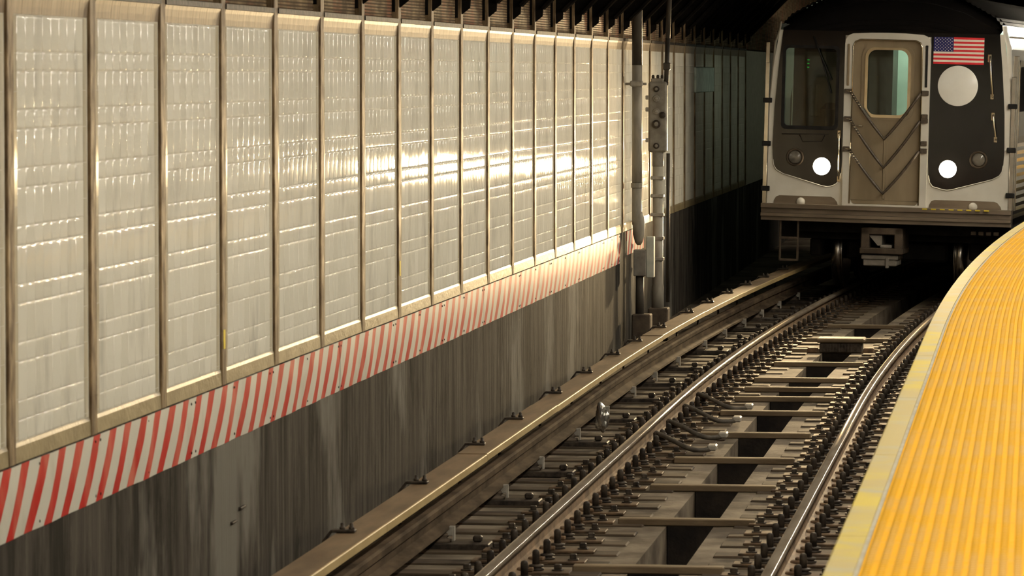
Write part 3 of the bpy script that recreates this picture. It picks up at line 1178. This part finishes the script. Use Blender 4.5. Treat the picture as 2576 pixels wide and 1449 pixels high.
# ------------------------------------------------------------------ train
PSI, ROLL = math.radians(5.0), math.radians(1.4)
train = thing('subway_train', 'silver subway train with black front mask, flag and lit headlights coming round the curve', 'train',
              (-1.80, 50.6, 0.0), (0, ROLL, -PSI))


def half(w):
    """half width of the car body at height w"""
    P = [(0.9, 1.47), (1.07, 1.475), (2.2, 1.475), (3.0, 1.42), (3.2, 1.36), (3.35, 1.23), (3.55, 0.86), (3.65, 0.45), (3.68, 0.0)]
    for (a, x0), (b, x1) in zip(P, P[1:]):
        if w <= b:
            return x0 + (x1 - x0) * (w - a) / (b - a)
    return 0


def build_train():
    T = train
    DC = -0.03
    # ---- body shell, fluted steel
    sec = []
    ws = []
    w = 0.95
    while w < 3.12:
        ws.append(w)
        w += 0.045
    prof = []
    for i, w in enumerate(ws):
        flute = 0.010 if (i % 2 and (w < 1.85)) else 0.0
        prof.append((half(w) - flute, w))
    rp = [(1.405, 3.13), (1.36, 3.2), (1.31, 3.26), (1.23, 3.35), (1.10, 3.425), (0.98, 3.49), (0.86, 3.55), (0.66, 3.605), (0.45, 3.65), (0.22, 3.675), (0.0, 3.68)]
    rr = []
    for (a, b), (c, d) in zip(rp, rp[1:]):
        nrm = Vector((d - b, -(c - a))).normalized()
        for k in range(4):
            u = k / 4
            f = 0.014 if k % 2 else 0.0
            rr.append((a + (c - a) * u - nrm.x * -f * 0 - f * 0.4, b + (d - b) * u - f * 0.9))
    prof = prof + rr + [(0.0, 3.68)]
    full = prof + [(-x, z) for x, z in reversed(prof[:-1])]
    q = MB()
    vs_, fs = [], []
    n = len(full)
    for v in (0.14, 18.2):
        for x, z in full:
            vs_.append((x, v, z))
    for i in range(n - 1):
        fs.append((i, i + 1, n + i + 1, n + i))
    q.add(vs_, fs)
    q.add([(x, 18.2, z) for x, z in full], [tuple(range(n))])
    q.obj('body_shell', 'steel', T, 'fluted stainless steel car body')
    # platform side and wall side doors and windows
    for s in (1, -1):
        for v0 in (2.3, 6.6, 10.9, 15.2):
            for k in (0, 1):
                q = MB()
                a = v0 + k * 0.64
                pl = rrect(a + 0.01, a + 0.63, 1.08, 2.98, 0.03)
                hole = rrect(a + 0.14, a + 0.50, 1.95, 2.75, 0.06)
                p = plate(pl, [hole], 0, 0.02)
                M = Matrix(((0, s, 0, s * 1.462), (1, 0, 0, 0), (0, 0, 1, 0), (0, 0, 0, 1)))
                p.v = [tuple(M @ Vector(c)) for c in p.v]
                d = p.obj('side_door', 'steel', T)
                g = MB()
                g.box(s * 1.470 - 0.003, s * 1.470 + 0.003, a + 0.13, a + 0.51, 1.94, 2.76)
                g.obj('door_glass', 'litpane', d)
        for v0 in (0.75, 4.2, 8.5, 12.8):
            wd = 1.1 if v0 > 1 else 0.75
            p = plate(rrect(v0, v0 + wd + 0.5, 1.85, 2.85, 0.08), [rrect(v0 + 0.07, v0 + wd + 0.43, 1.93, 2.77, 0.06)], 0, 0.02)
            M = Matrix(((0, s, 0, s * 1.458), (1, 0, 0, 0), (0, 0, 1, 0), (0, 0, 0, 1)))
            p.v = [tuple(M @ Vector(c)) for c in p.v]
            d = p.obj('side_window', 'chrome', T)
            g = MB()
            g.box(s * 1.470 - 0.003, s * 1.470 + 0.003, v0 + 0.06, v0 + wd + 0.44, 1.92, 2.78)
            g.obj('window_glass', 'litpane' if v0 > 1 else 'black', d)
    # ---- white front shell with door and windscreen openings
    outer = []
    for w in (1.06, 1.6, 2.2, 2.7, 3.15):
        outer.append((half(w) - 0.03, w))
    outer = outer + [(-x, w) for x, w in reversed(outer)]
    door_hole = rrect(DC - 0.43, DC + 0.43, 1.085, 3.06, 0.07)
    wind = rrect(-1.285, -0.625, 1.985, 2.955, 0.05)
    plate(outer, [door_hole, wind], 0.0, 0.07).obj('front_shell', 'white', T, 'white front shell')
    # rounded corners to the body
    for s in (-1, 1):
        q = MB()
        vs_, fs = [], []
        wsl = (1.06, 1.6, 2.2, 2.7, 3.0, 3.15, 3.25)
        for w in wsl:
            h = half(min(w, 3.2))
            for k in range(6):
                a = PI / 2 * k / 5
                vs_.append((s * (h - 0.045 + 0.045 * math.sin(a) + 0.004), 0.14 - 0.14 * math.cos(a), w))
        for j in range(len(wsl) - 1):
            for k in range(5):
                fs.append((j * 6 + k, j * 6 + k + 1, j * 6 + 7 + k, j * 6 + 6 + k))
        q.add(vs_, fs, True)
        q.obj('corner_post', 'white', T, 'rounded white corner post')
    # ---- black mask
    mk = [(-1.384, 1.593), (-1.372, 1.52), (-1.340, 1.470), (-1.26, 1.425), (-0.775, 1.288), (-0.72, 1.281), (-0.668, 1.289), (-0.61, 1.32), (-0.574, 1.368),
          (-0.556, 1.45), (-0.548, 1.617), (-0.548, 3.15), (-1.300, 3.15), (-1.345, 2.7), (-1.382, 2.2), (-1.394, 1.75)]
    hole = rrect(-1.275, -0.635, 1.995, 2.945, 0.05)
    plate(mk, [hole], -0.012, 0.0).obj('front_mask', 'black', T, 'glossy black mask around the cab window')
    mk2 = [(-x - 0.004, w) for x, w in mk]
    # the panel on the platform side meets the door frame at +0.49
    mk2 = [(x if x > 0.66 else x - 0.06, w) for x, w in mk2]
    plate(mk2, [], -0.012, 0.0).obj('front_mask', 'black', T, 'glossy black mask under the flag')
    plate([(-0.56, 3.10), (0.50, 3.10), (0.50, 3.15), (-0.56, 3.15)], [], -0.012, 0.0).obj('front_mask', 'black', T)
    # fine bright edge trim under the mask
    for pts in (mk[:10], mk2[:10]):
        q = MB()
        q.tube([(x, -0.012, w) for x, w in pts], 0.006, 6)
        q.obj('mask_edge', 'white', T)
    # black dome from the mask up to the roof
    q = MB()
    vs_, fs = [], []
    nu, nv = 28, 10
    for i in range(nu + 1):
        u = -1 + 2 * i / nu
        x0 = u * 1.300
        # matching point on the roof outline
        a = abs(u)
        tl = [(0.0, 0.0, 3.68), (0.35, 0.45, 3.65), (0.65, 0.86, 3.55), (0.93, 1.23, 3.35), (0.985, 1.30, 3.28), (1.0, 1.33, 3.23)]
        for (p0, xa, wa), (p1, xb, wb) in zip(tl, tl[1:]):
            if a <= p1 + 1e-9:
                k = (a - p0) / (p1 - p0)
                xr, wr = xa + (xb - xa) * k, wa + (wb - wa) * k
                break
        xr = math.copysign(xr, u)
        for j in range(nv + 1):
            t = j / nv * PI / 2
            s_ = math.sin(t)
            vs_.append((x0 + (xr - x0) * s_, -0.012 + 0.5 * (1 - math.cos(t)) + 0.16 * a ** 3 * s_, 3.15 + (wr - 3.15) * s_))
    for i in range(nu):
        for j in range(nv):
            fs.append((i * (nv + 1) + j, (i + 1) * (nv + 1) + j, (i + 1) * (nv + 1) + j + 1, i * (nv + 1) + j + 1))
    q.add(vs_, fs, True)
    q.obj('roof_dome', 'black', T, 'curved black top of the front')
    # ---- end door
    fo = [(DC - 0.50, 1.06), (DC + 0.50, 1.06)] + [(DC + x, w) for x, w in
         [(0.512, 1.8), (0.515, 3.0), (0.505, 3.06), (0.47, 3.105), (0.42, 3.125), (0.2, 3.137), (0, 3.14), (-0.2, 3.137), (-0.42, 3.125), (-0.47, 3.105), (-0.505, 3.06), (-0.515, 3.0), (-0.512, 1.8)]]
    fi = rrect(DC - 0.415, DC + 0.415, 1.075, 3.055, 0.085)
    fr = plate(fo, [fi], -0.05, 0.02).obj('door_frame', 'white', T, 'white door surround')
    q = MB()
    q.tube([(DC - 0.415, -0.052, 1.09), (DC - 0.415, -0.052, 2.97), (DC - 0.39, -0.052, 3.03), (DC - 0.33, -0.052, 3.055), (DC + 0.33, -0.052, 3.055), (DC + 0.39, -0.052, 3.03), (DC + 0.415, -0.052, 2.97), (DC + 0.415, -0.052, 1.09)], 0.009, 6)
    q.obj('frame_lip', 'chrome', fr)
    dr = plate(rrect(DC - 0.43, DC + 0.43, 1.08, 3.06, 0.06), [rrect(DC - 0.25, DC + 0.25, 2.15, 2.945, 0.10)], 0.04, 0.08)
    door = dr.obj('end_door', 'doorsteel', T, 'dull brown-grey steel end door')
    plate(rrect(DC - 0.315, DC + 0.315, 2.095, 2.99, 0.13), [rrect(DC - 0.245, DC + 0.245, 2.155, 2.94, 0.10)], 0.022, 0.04).obj('window_surround', 'doorsteel', door)
    plate(rrect(DC - 0.275, DC + 0.275, 2.125, 2.965, 0.115), [rrect(DC - 0.24, DC + 0.24, 2.16, 2.935, 0.10)], 0.008, 0.024).obj('window_gasket', 'chrome', door)
    q = MB()
    q.box(DC - 0.25, DC + 0.25, 0.058, 0.062, 2.15, 2.945)
    q.obj('window_glass', 'glass', door)
    q = MB()
    q.bbox(DC - 0.03, DC + 0.0, 0.025, 0.045, 1.15, 1.90, 0.004)
    q.bbox(DC - 0.42, DC + 0.42, 0.02, 0.045, 1.085, 1.135, 0.006)
    q.obj('door_batten', 'doorsteel', door)
    q = MB()
    q.tube([(DC - 0.39, 0.04, 2.02), (DC - 0.39, -0.01, 2.02), (DC - 0.29, -0.01, 2.02), (DC - 0.29, 0.04, 2.02)], 0.008, 6)
    q.obj('door_handle', 'chrome', door)
    # ---- sagging safety chains
    for wl, wm in ((2.43, 1.87), (2.10, 1.53), (1.74, 1.22)):
        q = MB()
        pts = []
        for j in range(13):
            u = -1 + j / 6
            sag = wm + (wl - wm) * (0.84 * abs(u) + 0.16 * u * u)
            pts.append((DC - 0.01 + 0.42 * u, -0.075 - 0.015 * (1 - abs(u)), sag))
        q.tube(pts, 0.017, 8)
        c = q.obj('safety_chain', 'chain', T, 'dark sleeved safety chain')
        q = MB()
        q.tube([(DC - 0.475, -0.075, wl + 0.01)] + pts[:2], 0.012, 6)
        for k in range(7):
            p = Vector(pts[0]).lerp(Vector(pts[2]), k / 7)
            q.lathe([(0.014, -0.01), (0.022, 0), (0.014, 0.01)], 8, Matrix.Translation(p) @ Matrix.Rotation(0.7, 4, 'Y'))
        q.obj('chain_spring', 'chrome', c)
        for s in (-1, 1):
            q = MB()
            q.bbox(DC + s * 0.462 - 0.042, DC + s * 0.462 + 0.042, -0.085, -0.045, wl - 0.028, wl + 0.032, 0.006)
            q.obj('chain_bracket', 'chain', c)
    for wl in (2.15, 1.83):
        q = MB()
        q.bbox(DC + 0.425, DC + 0.50, -0.075, -0.045, wl - 0.028, wl + 0.03, 0.006)
        q.obj('latch', 'chain', T)
    # hinges and bars on the door frame
    for s, z0, z1 in ((-1, 2.50, 3.0), (1, 2.50, 3.0)):
        q = MB()
        q.bbox(DC + s * 0.468 - 0.014, DC + s * 0.468 + 0.014, -0.062, -0.045, z0, z1, 0.004)
        q.obj('frame_bar', 'rubber' if s > 0 else 'doorsteel', T)
    # ---- cab windscreen, wiper
    q = MB()
    q.box(-1.28, -0.63, 0.02, 0.026, 1.99, 2.95)
    ws_ = q.obj('windscreen', 'darkglass', T, 'dark cab windscreen')
    plate(rrect(-1.30, -0.61, 1.96, 2.97, 0.06), [rrect(-1.262, -0.648, 2.005, 2.935, 0.05)], -0.018, -0.006).obj('gasket', 'rubber', ws_)
    q = MB()
    q.tube([(-0.93, -0.03, 3.08), (-0.86, -0.035, 2.90), (-0.70, -0.03, 2.56)], 0.009, 6)
    q.tube([(-0.88, -0.028, 2.98), (-0.70, -0.024, 2.40)], 0.007, 6)
    q.obj('wiper', 'rubber', T)
    # molded step below the windscreen
    q = MB()
    q.tube([(-1.285, -0.015, 1.90), (-0.72, -0.015, 1.91)], 0.006, 6)
    q.tube([(-1.07, -0.015, 1.895), (-1.03, -0.015, 1.815), (-0.80, -0.015, 1.818), (-0.765, -0.015, 1.897)], 0.006, 6)
    q.obj('molded_ridge', 'under', T)
    # ---- headlights
    for u, w, lit in ((-0.79, 1.525, True), (-1.119, 1.625, False), (0.724, 1.535, True), (1.086, 1.655, False)):
        M = Matrix.Translation((u, -0.012, w)) @ Matrix.Rotation(PI / 2, 4, 'X')
        q = MB()
        q.lathe([(0.105, 0.0), (0.108, 0.012), (0.098, 0.022), (0.088, 0.018), (0.082, 0.004)], 28, M)
        hl = q.obj('headlight_bezel', 'underlit' if not lit else 'chrome', T, 'lit headlight' if lit else 'unlit headlight')
        q = MB()
        rl = 0.104 if lit else 0.084  # lit lens made wider so its shape includes the glare
        q.lathe([(rl, 0.018 if lit else 0.004), (rl * 0.83, 0.03 if lit else 0.016), (rl * 0.48, 0.036 if lit else 0.023), (0.0, 0.038 if lit else 0.025)], 28, M)
        q.obj('headlight_lens', 'lamp' if lit else 'lens', hl)
        if lit:
            ld = bpy.data.lights.new('headlight_beam', 'SPOT')
            ld.energy = HEAD_WATT
            ld.color = (1.0, 0.73, 0.39)
            ld.spot_size = math.radians(50)
            ld.spot_blend = 0.9
            ld.shadow_soft_size = 0.075
            lo = bpy.data.objects.new('headlight_beam', ld)
            COL.objects.link(lo)
            lo.parent = hl
            lo.location = (u, -0.06, w)
            lo.rotation_euler = (math.radians(-90 - 3), 0, 0)
    # ---- flag
    f0, f1, z0, z1 = 0.512, 1.113, 2.785, 3.105
    q = MB()
    q.box(f0, f1, -0.015, -0.011, z0, z1)
    fl_ = q.obj('flag', 'flagwhite', T, 'stars and stripes flag sticker')
    sh = (z1 - z0) / 13
    cu = f0 + (f1 - f0) * 0.395
    for k in range(7):
        zt = z1 - 2 * k * sh
        q = MB()
        q.box((cu if k < 4 else f0), f1, -0.0165, -0.0145, zt - sh, zt)
        q.obj('red_stripe', 'red', fl_)
    q = MB()
    q.box(f0, cu, -0.0165, -0.0145, z1 - 7 * sh, z1)
    q.obj('blue_canton', 'blue', fl_)
    q = MB()
    for r in range(9):
        nst = 6 if r % 2 == 0 else 5
        for c in range(nst):
            cx = f0 + (cu - f0) * ((c + 0.5) / 6 if nst == 6 else (c + 1) / 6)
            cz = z1 - 7 * sh * (r + 0.7) / 9.4
            pts = []
            for k in range(10):
                rad = 0.0078 if k % 2 == 0 else 0.0032
                a = PI / 2 + k * PI / 5
                pts.append((cx + rad * math.cos(a), cz + rad * math.sin(a)))
            q.poly(pts, (-0.018, -0.0162))
    q.obj('stars', 'flagwhite', fl_, 'fifty white stars', 'stuff')
    # ---- round panel
    q = MB()
    M = Matrix.Translation((0.813, -0.012, 2.528)) @ Matrix.Rotation(PI / 2, 4, 'X')
    q.lathe([(0.240, 0.0), (0.240, 0.004), (0.234, 0.006), (0.0, 0.006)], 48, M)
    q.obj('round_panel', 'disc', T, 'blank white round route panel')
    # ---- grab handles
    for (u0, w0, u1, w1) in ((1.191, 2.88, 1.233, 2.41), (1.249, 2.19, 1.287, 1.90), (-0.585, 1.93, -0.575, 1.38)):
        q = MB()
        q.tube([(u0, -0.012, w0), (u0, -0.06, w0), (u0, -0.07, w0 - 0.02), (u1, -0.07, w1 + 0.02), (u1, -0.06, w1), (u1, -0.012, w1)], 0.011, 8)
        h = q.obj('grab_handle', 'chrome', T)
        for (uu, ww) in ((u0, w0), (u1, w1)):
            q = MB()
            q.bbox(uu - 0.028, uu + 0.012, -0.03, -0.010, ww - 0.035 + (0.0 if ww == w1 else -0.03), ww + 0.035, 0.006)
            q.obj('handle_foot', 'chrome', h)
    # ---- coupling recesses at the foot of the white panels
    for a, b in ((-1.365, -0.585), (0.505, 1.375)):
        pts = [(a, 1.06), (b, 1.06), (b - 0.012, 1.10), (b - 0.05, 1.145), (b - 0.09, 1.162), (a + 0.07, 1.162), (a + 0.03, 1.145), (a + 0.006, 1.10)]
        r_ = plate(pts, [], -0.006, 0.0).obj('step_recess', 'bumper', T, 'brown recess above the bumper')
        q = MB()
        cu_ = a + 0.33 if a < 0 else b - 0.34
        q.lathe([(0.055, 0), (0.05, 0.02), (0.03, 0.04), (0, 0.045)], 16, Matrix.Translation((cu_, -0.005, 1.09)) @ Matrix.Rotation(PI / 2, 4, 'X'))
        q.obj('marker_lamp', 'white', r_)
    # ---- ribbed bumper (anti-climber)
    bp_ = None
    for k, (w0, w1, d) in enumerate(((1.015, 1.065, -0.20), (0.955, 1.012, -0.16), (0.915, 0.952, -0.20), (0.865, 0.912, -0.165))):
        q = MB()
        pts = []
        n_ = 14
        for i in range(n_ + 1):
            u = -1.5 + 3.0 * i / n_
            pts.append((u, d + 0.07 * (u / 1.5) ** 2))
        vs_ = [(u, v, w0) for u, v in pts] + [(u, v, w1) for u, v in pts] + [(-1.5, 0.10, w0), (1.5, 0.10, w0), (-1.5, 0.10, w1), (1.5, 0.10, w1)]
        n1 = n_ + 1
        fs = [(i, i + 1, n1 + i + 1, n1 + i) for i in range(n_)]
        b0 = 2 * n1
        fs += [tuple(range(n1)) + (b0 + 1, b0), tuple(range(n1, 2 * n1)) + (b0 + 3, b0 + 2), (0, n1, b0 + 2, b0), (n_, n1 + n_, b0 + 3, b0 + 1), (b0, b0 + 1, b0 + 3, b0 + 2)]
        q.add(vs_, fs)
        q.obj('bumper_rib', 'bumper', T)
    # yellow dashes along the bumper edge on the platform side
    for k in range(8):
        u = 0.45 + k * 0.105
        q = MB()
        q.box(u, u + 0.06, -0.206 + 0.07 * (u / 1.5) ** 2, -0.19, 1.048, 1.062)
        q.obj('bumper_mark', 'yellowpaint', T)
    # ---- corner gates
    for s in (-1, 1):
        q = MB()
        for k in range(3):
            x = s * (1.478 + 0.012 * k)
            v = -0.02 + 0.075 * k
            hh = 3.0 if s < 0 else 2.9
            q.bbox(x - 0.024, x + 0.024, v, v + 0.03, 1.06, hh - 0.25 * (k == 0), 0.004)
        g = q.obj('corner_gate', 'steel', T, 'folding steel barrier at the corner')
        for w in (2.30, 1.78, 1.24):
            q = MB()
            q.bbox(s * 1.47 - 0.05, s * 1.47 + 0.055, -0.04, 0.0, w - 0.03, w + 0.03, 0.006)
            q.obj('gate_clip', 'rubber', g)
    # ---- below the bumper
    q = MB()
    q.box(-1.42, 1.42, 0.9, 17.5, 0.62, 0.95)
    q.box(-1.2, 1.2, 0.45, 0.9, 0.72, 0.95)
    q.obj('underframe', 'under', T)
    q = MB()
    cu0 = -0.03
    for x in (-0.22, 0.18):
        q.bbox(cu0 + x - 0.03, cu0 + x + 0.07, -0.14, 0.5, 0.50, 0.81, 0.01)
    q.bbox(cu0 - 0.25, cu0 + 0.25, -0.14, 0.5, 0.73, 0.81, 0.01)
    q.bbox(cu0 - 0.26, cu0 + 0.26, -0.17, 0.5, 0.50, 0.57, 0.01)
    cp = q.obj('coupler', 'underlit', T, 'brown coupler head frame')
    q = MB()
    q.poly([(cu0 - 0.16, 0.72), (cu0 + 0.0, 0.72), (cu0 + 0.0, 0.60), (cu0 - 0.05, 0.60)], (-0.10, 0.3))
    q.bbox(cu0 - 0.02, cu0 + 0.12, -0.12, 0.3, 0.57, 0.61, 0.008)
    q.obj('coupler_hook', 'coupgrey', cp)
    q = MB()
    q.bbox(cu0 - 0.24, cu0 + 0.20, -0.12, 0.4, 0.43, 0.485, 0.01)
    q.bbox(cu0 - 0.22, cu0 + 0.18, -0.10, 0.4, 0.355, 0.44, 0.01)
    q.bbox(cu0 + 0.05, cu0 + 0.09, -0.13, 0.0, 0.33, 0.46, 0.008)
    q.obj('electric_head', 'coupgrey', cp, 'grey electric coupler block')
    q = MB()
    for x in (-1.265, -1.052):
        q.bbox(x - 0.012, x + 0.012, -0.06, -0.03, 0.38, 0.88, 0.004)
    for z in (0.39, 0.655):
        q.bbox(-1.265, -1.052, -0.065, -0.03, z - 0.014, z + 0.014, 0.004)
    q.obj('step_ladder', 'underlit', T, 'brown two-rung ladder')
    for k in range(4):
        q = MB()
        u = 1.02 + k * 0.09
        q.bbox(u, u + 0.06, -0.02, 0.02, 0.755, 0.80, 0.006)
        q.obj('junction_plug', 'underlit', T)
    q = MB()
    q.bbox(-0.62, 0.62, 1.2, 3.9, 0.36, 0.60, 0.03)
    q.bbox(-1.05, -0.9, 1.0, 4.0, 0.40, 0.62, 0.02)
    q.bbox(0.9, 1.05, 1.0, 4.0, 0.40, 0.62, 0.02)
    q.obj('truck_frame', 'under', T)
    for v in (1.7, 3.7):
        for u in (-0.755, 0.755):
            q = MB()
            M = Matrix.Translation((u, v, 0.432)) @ Matrix.Rotation(PI / 2, 4, 'Y')
            s = 1 if u > 0 else -1
            pr = [(0.10, -0.07), (0.40, -0.07), (0.428, -0.055), (0.432, 0.0), (0.430, 0.055), (0.40, 0.07), (0.10, 0.07)]
            q.lathe(pr, 40, M)
            M2 = Matrix.Translation((u - s * 0.062, v, 0.432)) @ Matrix.Rotation(PI / 2, 4, 'Y')
            q.lathe([(0.40, -0.014), (0.452, -0.008), (0.452, 0.008), (0.40, 0.014)], 40, M2)
            q.obj('wheel', 'wheel', T)
        q = MB()
        q.cyl((-0.7, v, 0.432), (0.7, v, 0.432), 0.085, 14)
        q.obj('axle', 'under', T)
    # ---- interior seen through the glass
    q = MB()
    q.box(-1.40, 1.40, 0.12, 17.9, 1.04, 1.07)
    q.box(-1.38, 1.38, 9.0, 9.05, 1.07, 3.2)
    q.obj('interior_floor', 'cabgrey', T)
    q = MB()
    q.box(-1.36, DC - 0.05, 1.35, 1.40, 1.07, 3.2)
    q.box(DC - 0.12, DC - 0.05, 0.9, 1.40, 1.07, 3.2)
    q.obj('cab_partition', 'partition', T)
    q = MB()
    q.box(-1.2, -0.62, 1.2, 1.34, 1.9, 2.9)
    q.bbox(-1.08, -0.98, 0.8, 1.1, 2.1, 2.5, 0.02)
    q.obj('cab_panel', 'cabgrey', T)
    q = MB()
    q.bbox(-0.95, -0.55, 0.75, 1.15, 1.9, 2.28, 0.08)
    q.obj('cab_seat', 'partition', T)
    q = MB()
    for k in range(3):
        q.box(-1.09, -1.066, 0.62, 0.625, 2.79 - k * 0.045, 2.802 - k * 0.045)
    q.obj('green_indicator', 'green', T, 'tiny green indicator lights')
    q = MB()
    q.box(DC - 0.3, 1.36, 3.4, 3.45, 1.07, 3.2)
    q.obj('inner_bulkhead', 'interior', T)
    q = MB()
    q.cyl((0.05, 2.2, 1.07), (0.05, 2.2, 3.2), 0.018, 10)
    q.cyl((0.16, 2.8, 1.07), (0.13, 2.8, 3.2), 0.018, 10)
    for z in (2.50, 2.40, 2.3):
        q.tube([(0.02, 2.4, z), (0.10, 2.4, z + 0.02), (0.17, 2.4, z - 0.04)], 0.014, 8)
    q.obj('grab_pole', 'chrome', T)
    q = MB()
    q.box(-0.4, 1.1, 1.5, 8.5, 3.22, 3.25)
    q.obj('interior_light', 'intlamp', T)
    # seal around the shell behind the mask
    q = MB()
    q.box(-1.36, -0.60, 0.08, 1.3, 3.18, 3.22)
    q.obj('cab_ceiling', 'partition', T)


build_train()
